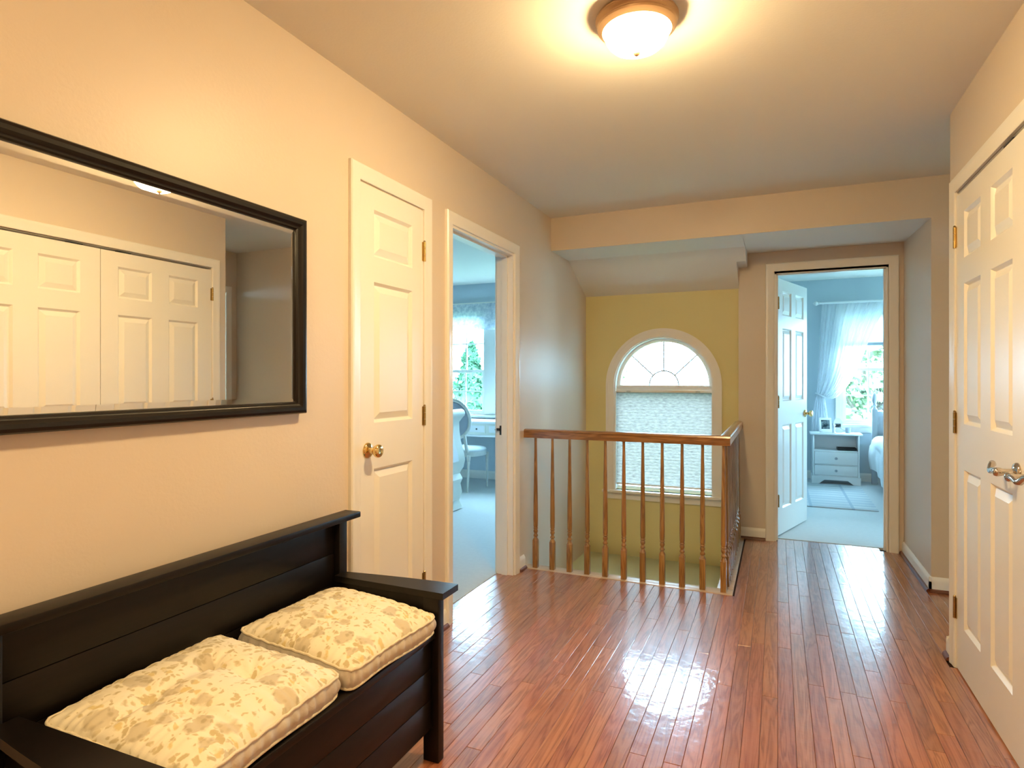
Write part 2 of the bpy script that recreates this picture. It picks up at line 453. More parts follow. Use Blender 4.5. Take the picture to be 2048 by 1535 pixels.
# stair window wall with arched opening
WCX, WR, WSZ, WBZ = -0.881, 0.409, 1.195, 0.30
def arch_wall():
    m = MB(); y0, y1 = YY, YY + .13
    m.box(XL - .0, WCX - WR, y0, y1, -3, 2.05)
    m.box(WCX + WR, SX1, y0, y1, -3, 2.05)
    m.box(WCX - WR, WCX + WR, y0, y1, -3, WBZ)
    n = 32; top = 2.05
    for i in range(n):
        a0, a1 = PI - PI * i / n, PI - PI * (i + 1) / n
        p = [(WCX + WR * math.cos(a0), WSZ + WR * math.sin(a0)), (WCX + WR * math.cos(a1), WSZ + WR * math.sin(a1))]
        m.prism([p[0], p[1], (p[1][0], top), (p[0][0], top)], lambda a, b, d: (a, d, b), y0, y1)
    bmesh.ops.remove_doubles(m.bm, verts=m.bm.verts, dist=1e-5)
    return struct(m.build('wall_stairwell', M_yellow, smooth=False))
arch_wall()

# ceilings
wallbox('ceiling', [(XL - .115, 1.76, -2.52, YS + .05, CZ, CZ + .1)], M_ceil)
m = MB()
fx = lambda a, b, d: (d, a, b)
m.prism([(YS + .002, 2.197), (4.68, 2.197), (YY, 1.966), (YY + .13, 1.966), (YY + .13, CZ + .1), (YS + .002, CZ + .1)][::-1], fx, XL, SX1)
m.prism([(YS + .002, 2.197), (4.68, 2.197), (4.835, 2.122), (YD + .05, 2.122), (YD + .05, CZ + .1), (YS + .002, CZ + .1)][::-1], fx, SX1, -.213)
m.prism([(YS + .002, 2.197), (YD + .05, 2.232), (YD + .05, CZ + .1), (YS + .002, CZ + .1)][::-1], fx, -.213, XC + .01)
struct(m.build('ceiling_soffit', M_ceil, smooth=False))
# painted beam face in wall colour
wallbox('wall_beam', [(XL, XC, YS - .0004, YS + .004, 2.197, CZ)], M_wall)

# stair landing and stairwell floor edge
wallbox('floor_landing', [(XL, SX1, 4.35, YY, -.36, -.26)], M_landing)
wallbox('wall_stair_side', [(SX1 - .05, SX1 + .02, 3.83, YY, -3, -.03), (XL, SX1, 3.74, 3.83, -3, -.03)], M_wall)
m = MB()
m.box(XL, SX1, 4.9, 4.901, -3, -.36); m.box(XL, SX1, 3.83, 5.3, -3.05, -3)
struct(m.build('floor_stairwell', M_landing, smooth=False))

# bedroom shells
LBX0, LBY0, LBY1 = -5.6, 1.6, 6.85
m = MB()
m.box(LBX0 - .1, LBX0, LBY0, LBY1 + .12, -.05, CZ)
m.box(LBX0, XL - .115, LBY0 - .1, LBY0, -.05, CZ)
m.box(-1.90, -1.80, 5.29, LBY1 + .14, -.05, CZ); m.box(-1.90, XL - .115, 5.19, 5.29, -.05, CZ)
m.box(XL - .12, XL - .1155, LBY0, 2.755 - .06, -.05, CZ); m.box(XL - .12, XL - .1155, 3.572 + .06, 5.19, -.05, CZ)
m.box(XL - .12, XL - .1155, 2.69, 3.64, DH + .06, CZ)
# window wall, windows -4.20..-3.335 and -3.165..-2.30, z .80..2.08
for a in [(LBX0, -4.20), (-2.30, -1.9)]:
    m.box(a[0], a[1], LBY1, LBY1 + .14, -.05, CZ)
m.box(-4.20, -2.30, LBY1, LBY1 + .14, -.05, .80); m.box(-4.20, -2.30, LBY1, LBY1 + .14, 2.08, CZ)
m.box(-3.345, -3.155, LBY1, LBY1 + .14, .80, 2.08)
struct(m.build('wall_left_bedroom', M_room, smooth=False))
wallbox('ceiling_left_bedroom', [(LBX0 - .1, XL - .1155, LBY0 - .1, LBY1 + .14, CZ, CZ + .1)], M_ceil)
wallbox('floor_left_bedroom', [(LBX0, XL - .112, LBY0, LBY1, -.06, .003)], M_carpet)

RBX0, RBX1, RBY0, RBY1, RCZ = -.34, 3.6, YD + .115, 8.5, 2.48
m = MB()
m.box(RBX0 - .1, RBX0, RBY0, RBY1 + .14, -.05, RCZ)
for b_ in ((RBY0, 6.55, -.05, RCZ), (7.45, RBY1 + .14, -.05, RCZ), (6.55, 7.45, -.05, .695), (6.55, 7.45, 2.07, RCZ)): m.box(RBX1, RBX1 + .12, *b_)
m.box(XC + .11, RBX1, RBY0 - .115, RBY0 + .0, -.05, RCZ)
m.box(RBX0, -.09, RBY0, RBY0 + .006, 0, RCZ); m.box(.80, RBX1, RBY0, RBY0 + .006, 0, RCZ); m.box(-.09, .80, RBY0, RBY0 + .006, 2.12, RCZ)
RW0, RW1, RWZ0, RWZ1 = .72, 2.12, .695, 2.07
m.box(RBX0, RW0, RBY1, RBY1 + .14, -.05, RCZ); m.box(RW1, RBX1, RBY1, RBY1 + .14, -.05, RCZ)
m.box(RW0, RW1, RBY1, RBY1 + .14, -.05, RWZ0); m.box(RW0, RW1, RBY1, RBY1 + .14, RWZ1, RCZ)
struct(m.build('wall_right_bedroom', M_bluewall, smooth=False))
wallbox('ceiling_right_bedroom', [(RBX0 - .1, RBX1 + .1, RBY0, RBY1 + .14, RCZ, RCZ + .1)], M_ceil)
wallbox('floor_right_bedroom', [(RBX0, RBX1, RBY0 - .02, RBY1, -.06, .003)], M_carpet)

# ------------------------------------------------------------------ wood floor made of planks
base = MB()
base.box(XL, XR + .1, -2.4, 3.80, -.05, -.012)
base.box(SX1 + .02, XC, 3.80, YD, -.05, -.012)
base.box(XR + .1, 1.66, 3.31, YS, -.05, -.012)
base.box(XL - .115, XL, 2.755, 3.572, -.05, -.012)
base.box(-.02, .735, YD, YD + .09, -.05, -.012)
floor = struct(base.build('floor', M_subfloor, smooth=False))

PW, GAP, CH = 0.0571, 0.0008, 0.0013
def plank_into(bm, x0, x1, y0, y1, ox=0, oy=0, dz=0.0):
    x0 += GAP / 2 - ox; x1 -= GAP / 2 + ox; y0 += GAP / 2 - oy; y1 -= GAP / 2 + oy
    c = min(CH, (x1 - x0) * .3, (y1 - y0) * .3); zt = dz
    lo = [bm.verts.new(p) for p in ((x0, y0, -.012), (x1, y0, -.012), (x1, y1, -.012), (x0, y1, -.012))]
    mi = [bm.verts.new(p) for p in ((x0, y0, zt - c), (x1, y0, zt - c), (x1, y1, zt - c), (x0, y1, zt - c))]
    hi = [bm.verts.new(p) for p in ((x0 + c, y0 + c, zt), (x1 - c, y0 + c, zt), (x1 - c, y1 - c, zt), (x0 + c, y1 - c, zt))]
    bm.faces.new(hi); bm.faces.new(lo[::-1])
    for A, B in ((lo, mi), (mi, hi)):
        for i in range(4):
            j = (i + 1) % 4
            bm.faces.new((A[i], A[j], B[j], B[i]))
stuff = MB()
NP = 0
row = 0
x = XL - 2 * PW
while x < 1.66:
    xe = min(x + PW, 1.66)
    for (a, b) in ([(x, xe)]):
        pass
    spans = []
    xc = (x + xe) / 2
    if xc < XL:
        spans = [(2.757, 3.570)]
    elif xc < SX1 + .045:
        spans = [(-2.4, 3.728)]
    elif xc < XR:
        spans = [(-2.4, YD + (.085 if -.02 < xc < .735 else 0))]
    elif xc < XC:
        spans = [(3.312, YD)] + ([(1.604, 3.185)] if xc < XR + .08 else [])
    else:
        spans = [(3.312, YS)]
    x1 = xe
    x0 = x
    if x0 < XL < x1: x0 = x0
    for (y0, y1) in spans:
        # near, unseen part of the hall: joined
        y = y0
        if y0 < 1.0:
            while y < 1.0:
                e = min(1.0, y + rnd.uniform(.5, 1.3))
                plank_into(stuff.bm, x0, x1, y, e); y = e
            y = 1.0
        # a random first length
        first = True
        while y < y1 - .001:
            L = rnd.uniform(.25, .9) if first else rnd.choice((.45, .62, .8, .95, 1.1, 1.25)) * rnd.uniform(.9, 1.1)
            first = False
            e = y + L
            if y1 - e < .18: e = y1
            e = min(e, y1)
            pm = bmesh.new()
            cx, cy = (x0 + x1) / 2, (y + e) / 2
            plank_into(pm, x0, x1, y, e, cx, cy, rnd.uniform(-.0004, .0002))
            me = bpy.data.meshes.new('plank'); pm.to_mesh(me); pm.free(); me.materials.append(M_floor)
            o = bpy.data.objects.new('plank', me); COL.objects.link(o); o.parent = floor
            o.location = (cx, cy, 0)
            # tiny tilt so each board catches reflections separately
            o.rotation_euler = (0, rnd.gauss(0, .0014), 0)
            NP += 1
            y = e
    x += PW
s_o = stuff.build('planks', M_floor, floor, smooth=False); s_o['kind'] = 'stuff'
print('planks', NP)

# light oak nosing round the stair opening (on floor)
m = MB()
m.box(XL + .001, -.237, 3.73, 3.825, -.02, .004, .004)
nz = struct(m.build('trim_1', M_nose))
m = MB(); m.box(-.33, -.237, 3.8255, YD - .001, -.02, .004, .004)
struct(m.build('trim_2', M_nose))

# ------------------------------------------------------------------ trim: casings and baseboards
PROF = [(0.0, 0.0), (0.0, .010), (.006, .013), (.016, .0135), (.030, .0145), (.042, .017), (.050, .019), (.058, .018), (.063, .013), (.063, 0.0)]
def casing(name, s0, s1, h, f, prof=PROF, z0=0.0):
    """f(s, z, d): d proud of the wall"""
    m = MB()
    P = [(s0, z0), (s0, h), (s1, h), (s1, z0)]; D = [(-1, 0), (-1, 1), (1, 1), (1, 0)]
    V = [[m.bm.verts.new(f(p[0] + d[0] * o, p[1] + d[1] * o, pr)) for o, pr in prof] for p, d in zip(P, D)]
    for a, b in zip(V, V[1:]):
        for i in range(len(prof) - 1):
            m.bm.faces.new((a[i], a[i + 1], b[i + 1], b[i]))
    m.bm.faces.new(V[0]); m.bm.faces.new(V[-1][::-1])
    return struct(m.build(name, M_trim, angle=25))
fL = lambda s, z, d: (XL + d, s, z)
fR = lambda s, z, d: (XR - d, s, z)
fF = lambda s, z, d: (s, YD - d, z)
casing('trim_3', 1.998, 2.480, 2.05, fL)
casing('trim_4', 2.757, 3.570, 2.045, fL)
casing('trim_5', 1.600, 3.188, 2.055, fR)
casing('trim_6', -.020, .737, 2.075, fF)
casing('trim_7', 2.757, 3.570, 2.045, lambda s, z, d: (XL - .12 - d, s, z))
casing('trim_8', -.02, .737, 2.075, lambda s, z, d: (s, RBY0 + .006 + d, z))
casing('trim_9', 3.46, 4.14, 2.05, lambda s, z, d: (1.66 - d, s, z))

# jambs (with stops)
def jamb(name, f, s0, s1, h, depth, stop_at, t=.014):
    """f(s, z, d): d into the wall"""
    m = MB()
    def bx(a0, a1, z0, z1, d0, d1):
        m.prism([(a0, z0), (a1, z0), (a1, z1), (a0, z1)], f, d0, d1)
    bx(s0 - .003, s0 + t, 0, h, 0, depth); bx(s1 - t, s1 + .003, 0, h, 0, depth); bx(s0 + t, s1 - t, h - t, h, 0, depth)
    if stop_at is not None:
        a, b = stop_at
        bx(s0 + t, s0 + t + .011, 0, h - t, a, b); bx(s1 - t - .011, s1 - t, 0, h - t, a, b); bx(s0 + t, s1 - t, h - t - .011, h - t, a, b)
    return struct(m.build(name, M_trim, smooth=False))
jl = jamb('trim_10', lambda s, z, d: (XL - d, s, z), 2.757, 3.570, 2.045, .115, (.035, .075))
jamb('trim_11', lambda s, z, d: (s, YD + d, z), -.020, .737, 2.075, .115, (.03, .07))
jamb('trim_12', lambda s, z, d: (XL - d, s, z), 1.992, 2.484, 2.045, .05, None, t=.005)
jamb('trim_13', lambda s, z, d: (XR + d, s, z), 1.597, 3.19, 2.053, .06, None, t=.004)
# brass strike and latch on the doorway jamb
m = MB()
m.box(-1.632, -1.606, 3.5525, 3.5555, .89, .95, .001)
m.box(-1.648, -1.628, 3.538, 3.553, .918, .934, .003)
m.build('strike_plate', M_black, jl)

BB = [(0, 0), (.013, 0), (.013, .062), (.011, .074), (.006, .082), (.003, .088), (0, .088)]
SH = [(.013, 0), (.028, 0), (.027, .008), (.023, .014), (.017, .018), (.013, .019)]
def baseboard(name, runs, mat=None):
    """runs: (p0, p1, normal) in plan; profile proud along the normal; neighbours meet in their own boxes"""
    m = MB(); m2 = MB()
    for p0, p1, n in runs:
        p0 = Vector((*p0, 0)); p1 = Vector((*p1, 0)); n3 = Vector((*n, 0))
        L = (p1 - p0).length; d = (p1 - p0).normalized()
        f = lambda a, b, t: tuple(p0 + d * t + n3 * a + Vector((0, 0, b)))
        m.prism(BB, f, 0, L)
        m2.prism(SH, f, 0, L)
    o = struct(m.build(name, mat or M_trim, angle=30))
    m2.build('shoe_moulding', M_shoe, o, angle=50)
    return o
baseboard('baseboard_left', [((XL, 3.634), (XL, 3.735), (1, 0))])
baseboard('baseboard_left_middle', [((XL, 2.544), (XL, 2.693), (1, 0))])
baseboard('baseboard_left_near', [((XL, -2.4), (XL, 1.934), (1, 0))])
baseboard('baseboard_far', [((-.262, YD), (-.084, YD), (0, -1))])
baseboard('baseboard_corridor', [((XC, YD), (XC, YS - .013), (-1, 0)), ((XC - .013, YS), (1.66, YS), (0, -1))])
baseboard('baseboard_right', [((XR, 3.323), (XR, 3.252), (-1, 0)), ((XR - .013, 3.31), (1.66, 3.31), (0, 1))])
def baseboard_plain(name, runs, z=.003, h=.10):
    m = MB()
    for p0, p1, n in runs:
        p0 = Vector((*p0, z)); p1 = Vector((*p1, z)); n3 = Vector((*n, 0)); L = (p1 - p0).length; d = (p1 - p0).normalized()
        f = lambda a, b, t: tuple(p0 + d * t + n3 * a + Vector((0, 0, b)))
        m.prism([(a, b * h / .088) for a, b in BB], f, 0, L)
    return struct(m.build(name, M_trim, angle=30))
baseboard_plain('baseboard_left_bedroom', [((LBX0, LBY1), (-1.9, LBY1), (0, -1)), ((LBX0, LBY0), (LBX0, LBY1), (1, 0))])
baseboard_plain('baseboard_right_bedroom', [((RBX0, RBY1), (RBX1, RBY1), (0, -1)), ((RBX0, RBY0), (RBX0, RBY1), (1, 0))])

# ------------------------------------------------------------------ doors
ROWS = [(.20, .865), (1.055, 1.64), (1.745, 1.94)]
def door_leaf(name, w, h, cols, rows=ROWS, thick=.035, both=False):
    m = MB(); bm = m.bm
    def side(y, sgn):
        xs = sorted({0, w, *[c for p in cols for c in p]}); zs = sorted({0, h, *[c for p in rows for c in p]})
        cache = {}
        def V(a, b, d=0.0):
            k = (round(a, 5), round(b, 5), round(d, 5))
            if k not in cache: cache[k] = bm.verts.new((a, y + sgn * d, b))
            return cache[k]
        for i in range(len(xs) - 1):
            for j in range(len(zs) - 1):
                if (xs[i], xs[i + 1]) in cols and (zs[j], zs[j + 1]) in rows: continue
                bm.faces.new((V(xs[i], zs[j]), V(xs[i + 1], zs[j]), V(xs[i + 1], zs[j + 1]), V(xs[i], zs[j + 1])))
        for (a, b) in cols:
            for (c, d) in rows:
                rings = [(0, 0), (.003, .003), (.011, .013), (.014, .014)]
                prev = None
                for o, dp in rings:
                    r = [V(a + o, c + o, dp), V(b - o, c + o, dp), V(b - o, d - o, dp), V(a + o, d - o, dp)]
                    if prev:
                        for k in range(4):
                            l = (k + 1) % 4
                            bm.faces.new((prev[k], prev[l], r[l], r[k]))
                    prev = r
                bm.faces.new(prev)
        return [V(0, 0), V(w, 0), V(w, h), V(0, h)], V, xs, zs
    A, VA, xs, zs = side(0, 1)
    if both:
        B, VB, _, _ = side(thick, -1)
    else:
        B = None
    # rim
    def rim_pts(V):
        return ([V(x, 0) for x in xs] + [V(w, z) for z in zs[1:]] + [V(x, h) for x in xs[::-1][1:]] + [V(0, z) for z in zs[::-1][1:-1]])
    ra = rim_pts(VA)
    if both: rb = rim_pts(VB)
    else:
        rb = [bm.verts.new((v.co.x, thick, v.co.z)) for v in ra]
        bm.faces.new(rb[::-1])
    n = len(ra)
    for i in range(n):
        j = (i + 1) % n
        bm.faces.new((ra[i], ra[j], rb[j], rb[i]))
    door = m.build(name, M_trim, angle=20)
    struct(door)
    sides = [(0, 1)] + ([(thick, -1)] if both else [])
    for y, sg in sides:
        for (a, b) in cols:
            for (c, d) in rows:
                p = MB()
                rings = [(.014, .0142), (.014, .0130), (.038, .003), (.041, .0015), (.045, .0015)]
                prev = None
                for o, dp in rings:
                    r = [p.bm.verts.new((q[0], y + sg * dp, q[1])) for q in ((a + o, c + o), (b - o, c + o), (b - o, d - o), (a + o, d - o))]
                    if prev:
                        for k in range(4):
                            l = (k + 1) % 4
                            p.bm.faces.new((prev[k], prev[l], r[l], r[k]))
                    prev = r
                p.bm.faces.new(prev)
                p.build('panel', M_trim, door, angle=12)
    return door

def hinge(parent, z, x=-.004, y=-.006, mat=None):
    m = MB()
    for k in range(3):
        m.lathe([(.0062, z - .045 + k * .0305), (.0062, z - .045 + k * .0305 + .029)], 10, mat=T(x, y, 0))
    m.lathe([(.0045, z + .046), (.006, z + .049), (.003, z + .053)], 10, mat=T(x, y, 0))
    m.box(x - .014, x, -.0035, -.0005, z - .044, z + .044)
    m.box(x, x + .014, -.0025, .0005, z - .044, z + .044)
    m.build('hinge', mat or M_oldbrass, parent)

def knob(parent, x, z, mat, side=-1, y0=0.0, name='door_knob'):
    m = MB()
    prof = [(.0325, 0), (.0325, .003), (.029, .008), (.022, .011), (.013, .013), (.0105, .016), (.0105, .030), (.014, .034),
            (.022, .040), (.0265, .047), (.0275, .053), (.026, .059), (.021, .063), (.012, .0645), (.009, .0625), (.002, .0625)]
    m.lathe(prof, 28, mat=T(x, y0, z) @ R(PI / 2 if side < 0 else -PI / 2, 'X'))
    return m.build(name, mat, parent, angle=40)

# narrow linen closet door
d1 = door_leaf('door_1', .478, 2.03, [(.095, .385)])
d1.location = (XL + .004, 2.000, .012); d1.rotation_euler = (0, 0, PI / 2)
for z in (.29, 1.075, 1.85): hinge(d1, z - .012, x=.482)
knob(d1, .052, .945, M_brass)
mm = MB(); mm.box(-.0008, .0014, .006, .03, .915, .975); mm.build('latch_plate', M_oldbrass, d1)

# double closet doors on the right wall
CC = [(.115, .340), (.460, .685)]
for i, (y, nm) in enumerate(((3.186, 'door_2'), (1.602, 'door_3'))):
    d = door_leaf(nm, .790, 2.03, CC)
    if i == 0:
        d.location = (XR - .004, y, .007); d.rotation_euler = (0, 0, -PI / 2)
        for z in (.265, 1.065, 1.865): hinge(d, z - .012)
    else:
        # mirrored leaf: hinge at the near end
        d.location = (XR - .004, y + .790, .007); d.rotation_euler = (0, 0, -PI / 2)
        for z in (.265, 1.065, 1.865): hinge(d, z - .012, x=.794)
    # wave lever handle in polished nickel
    hx = .735 if i == 0 else .055
    sg = -1 if i == 0 else 1
    m = MB()
    m.lathe([(.033, 0), (.033, .004), (.028, .010), (.018, .013), (.012, .016), (.011, .040), (.014, .046), (.015, .056), (.012, .064), (.004, .067)], 24, mat=T(hx, 0, .94) @ R(PI / 2, 'X'))
    m.tube([(hx, -.055, .94), (hx + sg * .02, -.056, .943), (hx + sg * .045, -.056, .941), (hx + sg * .065, -.055, .934), (hx + sg * .080, -.052, .936),
            (hx + sg * .092, -.046, .950), (hx + sg * .104, -.040, .956), (hx + sg * .113, -.034, .950)],
           [.010, .009, .0085, .0088, .0095, .010, .010, .008], 12)
    m.build('lever_handle', M_nickel, d, angle=50)
    # ball catch on the top edge
    m = MB(); m.box(.60 if i == 0 else .10, .69 if i == 0 else .19, -.001, .02, 2.031, 2.037)
    m.build('catch_plate', M_black, d)
# bedroom door, standing open
d4 = door_leaf('door_4', .735, 2.03, [(.105, .320), (.425, .640)], both=True)
d4.location = (.006, YD + .128, .014); d4.rotation_euler = (0, 0, math.radians(71.5))
for z in (.27, 1.05, 1.83): hinge(d4, z)
m = MB()
for z in (.27, 1.05, 1.83): pass
m.bm.free()
knob(d4, .675, .935, M_brass)
knob(d4, .675, .935, M_brass, side=1, y0=.035)
# hallway end door (seen only as a casing in the mirror)
d5 = door_leaf('door_5', .66, 2.02, [(.10, .285), (.375, .56)])
d5.location = (1.675, 4.13, .012); d5.rotation_euler = (0, 0, -PI / 2)
knob(d5, .60, .94, M_brass)

# ------------------------------------------------------------------ arched stair window
def arch_path(r, n=40):
    pts = [(WCX - r, WBZ)] + [(WCX + r * math.cos(PI - PI * i / n), WSZ + r * math.sin(PI - PI * i / n)) for i in range(n + 1)] + [(WCX + r, WBZ)]
    return pts
def band(m, r0, r1, y0, y1, zbot=WBZ, n=40):
    """arch-shaped band between radii r0 < r1, with legs to zbot, from y0 (room side) to y1"""
    def ring(r): return [(WCX - r, zbot)] + [(WCX + r * math.cos(PI - PI * i / n), WSZ + r * math.sin(PI - PI * i / n)) for i in range(n + 1)] + [(WCX + r, zbot)]
    A, B = ring(r0), ring(r1)
    v = [[m.bm.verts.new((p[0], y, p[1])) for p in P] for P, y in ((A, y0), (B, y0), (B, y1), (A, y1))]
    L = len(A)
    for k in range(4):
        a, b = v[k], v[(k + 1) % 4]
        for i in range(L - 1): m.bm.faces.new((a[i], a[i + 1], b[i + 1], b[i]))
    m.bm.faces.new([v[k][0] for k in range(4)]); m.bm.faces.new([v[k][-1] for k in range(4)][::-1])
m = MB()
band(m, WR - .014, WR + .004, YY - .002, YY + .128)                   # jamb liner
w1 = struct(m.build('window_1', M_trim, angle=30))
m = MB(); band(m, WR - .004, WR + .064, YY - .019, YY)
band(m, WR + .044, WR + .066, YY - .024, YY - .018)
m.build('window_casing', M_trim, w1, angle=30)
m = MB(); m.box(WCX - WR - .095, WCX + WR + .095, YY - .05, YY + .05, WBZ - .022, WBZ, .005); m.build('window_stool', M_trim, w1)
m = MB(); m.prism([(WCX - WR - .075, WBZ - .022), (WCX + WR + .075, WBZ - .022), (WCX + WR + .06, WBZ - .078), (WCX - WR - .06, WBZ - .078)], lambda a, b, d: (a, d, b), YY - .015, YY)
m.build('window_apron', M_trim, w1)
FY = YY + .06
m = MB(); band(m, WR - .042, WR - .012, FY, FY + .045, zbot=WSZ - .03)
m.box(WCX - WR + .01, WCX + WR - .01, FY - .01, FY + .05, WSZ - .055, WSZ - .005, .003)
m.build('arch_sash', M_trim, w1, angle=30)
m = MB()
m.box(WCX - WR + .012, WCX + WR - .012, FY - .02, FY + .03, WSZ - .018, WSZ + .0, .003)
m.build('mullion_rail', M_trim, w1)
M_muntin = simple('grey_muntin', (0.16, 0.15, 0.15), 0.5)
m = MB(); m.tube([(WCX + .122 * math.cos(PI * i / 24), FY + .026, WSZ + .122 * math.sin(PI * i / 24)) for i in range(25)], .0055, 8)
m.build('muntin', M_muntin, w1)
for a in (math.radians(43), PI / 2, math.radians(137)):
    m = MB(); m.tube([(WCX + .124 * math.cos(a), FY + .026, WSZ + .124 * math.sin(a)), (WCX + .375 * math.cos(a), FY + .026, WSZ + .375 * math.sin(a))], .0055, 8)
    m.build('muntin', M_muntin, w1)
m = MB()
n = 40
m.prism([(WCX + (WR - .03) * math.cos(PI * i / n), WSZ + (WR - .03) * math.sin(PI * i / n)) for i in range(n + 1)], lambda a, b, d: (a, d, b), FY + .024, FY + .028)
m.build('pane', M_glass, w1)
# lower sash frame and pane behind the shade
m = MB()
x0, x1, z0, z1 = WCX - WR + .014, WCX + WR - .014, WBZ, WSZ - .055
m.box(x0, x0 + .010, FY, FY + .045, z0, z1); m.box(x1 - .010, x1, FY, FY + .045, z0, z1)
m.box(x0 + .010, x1 - .010, FY, FY + .045, z0, z0 + .028); m.box(x0 + .010, x1 - .010, FY, FY + .045, z1 - .012, z1)
m.build('lower_sash', M_trim, w1)
m = MB(); m.box(x0 + .010, x1 - .010, FY + .02, FY + .024, z0 + .028, z1 - .012); m.build('pane', M_glass, w1)

# cellular shade on the stair window
sh = thing('cellular_shade', 'woven grey cellular shade pulled down over the arched stair window', 'blind', (WCX, YY + .03, WBZ))
m = MB()
hw = WR - .0148
ztop, zb = WSZ - .058 - WBZ, .055
nz_ = 60
P = []
for i in range(nz_ + 1):
    z = zb + (ztop - zb) * i / nz_
    P.append((z, .001 if i % 2 else -.001))
A = [m.bm.verts.new((-hw, d, z)) for z, d in P]; B = [m.bm.verts.new((hw, d, z)) for z, d in P]
for i in range(nz_): m.bm.faces.new((A[i], B[i], B[i + 1], A[i + 1]))
m.build('pleated_fabric', M_shade, sh, smooth=False)
m = MB(); m.box(-hw, hw, -.014, .016, ztop - .004, ztop + .02, .003); m.build('head_rail', M_trim, sh)
m = MB(); m.box(-hw, hw, -.010, .010, zb - .014, zb, .003); m.build('bottom_rail', M_trim, sh)
for s in (-1, 1):
    m = MB(); m.box(s * .285 - .018, s * .285 + .018, -.018, -.013, ztop - .004, ztop + .012, .002); m.build('bracket_clip', M_agedfur, sh)

# ------------------------------------------------------------------ double-hung bedroom windows
def dh_window(name, x0, x1, z0, z1, ywall, cols, rows_u, rows_l, meet):
    yi = ywall
    m = MB(); d = .14; t = .02
    m.box(x0, x0 + t, yi, yi + d, z0, z1); m.box(x1 - t, x1, yi, yi + d, z0, z1)
    m.box(x0 + t, x1 - t, yi, yi + d, z0, z0 + t); m.box(x0 + t, x1 - t, yi, yi + d, z1 - t, z1)
    w = struct(m.build(name, M_trim, smooth=False))
    for (a, b, yo) in ((z0 + t, meet + .016, .04), (meet - .016, z1 - t, .075)):
        m = MB(); st = .038; y0 = yi + yo; y1 = y0 + .03
        X0, X1 = x0 + t, x1 - t
        m.box(X0, X0 + st, y0, y1, a, b); m.box(X1 - st, X1, y0, y1, a, b)
        m.box(X0 + st, X1 - st, y0, y1, a, a + .034); m.box(X0 + st, X1 - st, y0, y1, b - .034, b)
        sa = m.build('sash', M_trim, w, smooth=False)
        nr = rows_l if yo == .04 else rows_u
        for k in range(1, cols):
            xx = X0 + st + (X1 - X0 - 2 * st) * k / cols
            mm = MB(); mm.box(xx - .008, xx + .008, y0 + .006, y1 - .006, a + .034, b - .034); mm.build('muntin', M_trim, sa)
        for k in range(1, nr):
            zz = a + .034 + (b - a - .068) * k / nr
            mm = MB(); mm.box(X0 + st, X1 - st, y0 + .007, y1 - .007, zz - .008, zz + .008); mm.build('muntin', M_trim, sa)
        mm = MB(); mm.box(X0 + st, X1 - st, y0 + .013, y0 + .016, a + .034, b - .034); mm.build('pane', M_glass, sa)
    return w
w2 = dh_window('window_2', -4.20, -3.345, .80, 2.08, LBY1, 3, 2, 2, 1.345)
w3 = dh_window('window_3', -3.155, -2.30, .80, 2.08, LBY1, 3, 2, 2, 1.345)
casing('trim_14', -4.20, -2.30, 2.08, lambda s, z, d: (s, LBY1 - d, z), z0=.78)
m = MB(); m.box(-3.345, -3.155, LBY1 - .012, LBY1, .80, 2.08, .002); struct(m.build('trim_15', M_trim))
m = MB(); m.box(-4.29, -2.21, LBY1 - .045, LBY1 + .03, .765, .80, .004); struct(m.build('trim_16', M_trim))
w4 = dh_window('window_4', RW0, RW0 + .84, RWZ0, RWZ1, RBY1, 3, 2, 2, 1.365)
w5 = dh_window('window_5', RW0 + .88, RW1, RWZ0, RWZ1, RBY1, 2, 2, 2, 1.365)
casing('trim_17', RW0, RW1, RWZ1, lambda s, z, d: (s, RBY1 - d, z), z0=RWZ0 - .02)
m = MB(); m.box(RW0 + .84, RW0 + .88, RBY1 - .01, RBY1 + .14, RWZ0, RWZ1); struct(m.build('trim_18', M_trim))
m = MB(); m.box(RW0 - .09, RW1 + .09, RBY1 - .05, RBY1 + .03, RWZ0 - .03, RWZ0, .004)
m.box(RW0 - .06, RW1 + .06, RBY1 - .016, RBY1, RWZ0 - .10, RWZ0 - .03, .002); struct(m.build('trim_19', M_trim))
# unseen side window, added beyond the frame to brighten the right bedroom
m = MB(); wx = RBX1 + .04
for b_ in ((6.55, 6.6, .695, 2.07), (7.4, 7.45, .695, 2.07), (6.6, 7.4, .695, .745), (6.6, 7.4, 2.02, 2.07), (6.98, 7.02, .745, 2.02)): m.box(wx, wx + .05, *b_)
w6 = struct(m.build('window_added', M_trim, smooth=False))
for a_, b_ in ((6.6, 6.98), (7.02, 7.4)):
    m = MB(); m.box(wx + .02, wx + .024, a_, b_, .745, 2.02); m.build('pane', M_glass, w6)
# half-lowered roller shade in the right bedroom window
rs = thing('roller_shade', 'white roller shade lowered a third over the right bedroom window', 'blind', (RW0 + .42, RBY1 + .022, RWZ1 - .03))
m = MB(); m.box(-.375, .375, -.001, .001, -.35, -.01); m.build('fabric', M_roller, rs)
m = MB(); m.lathe([(.016, -.385), (.016, .385)], 14, mat=R(PI / 2, 'Y')); m.build('roller', M_trim, rs)
m = MB(); m.box(-.375, .375, -.006, .006, -.385, -.35, .002); m.build('hem_bar', M_greyfab, rs)

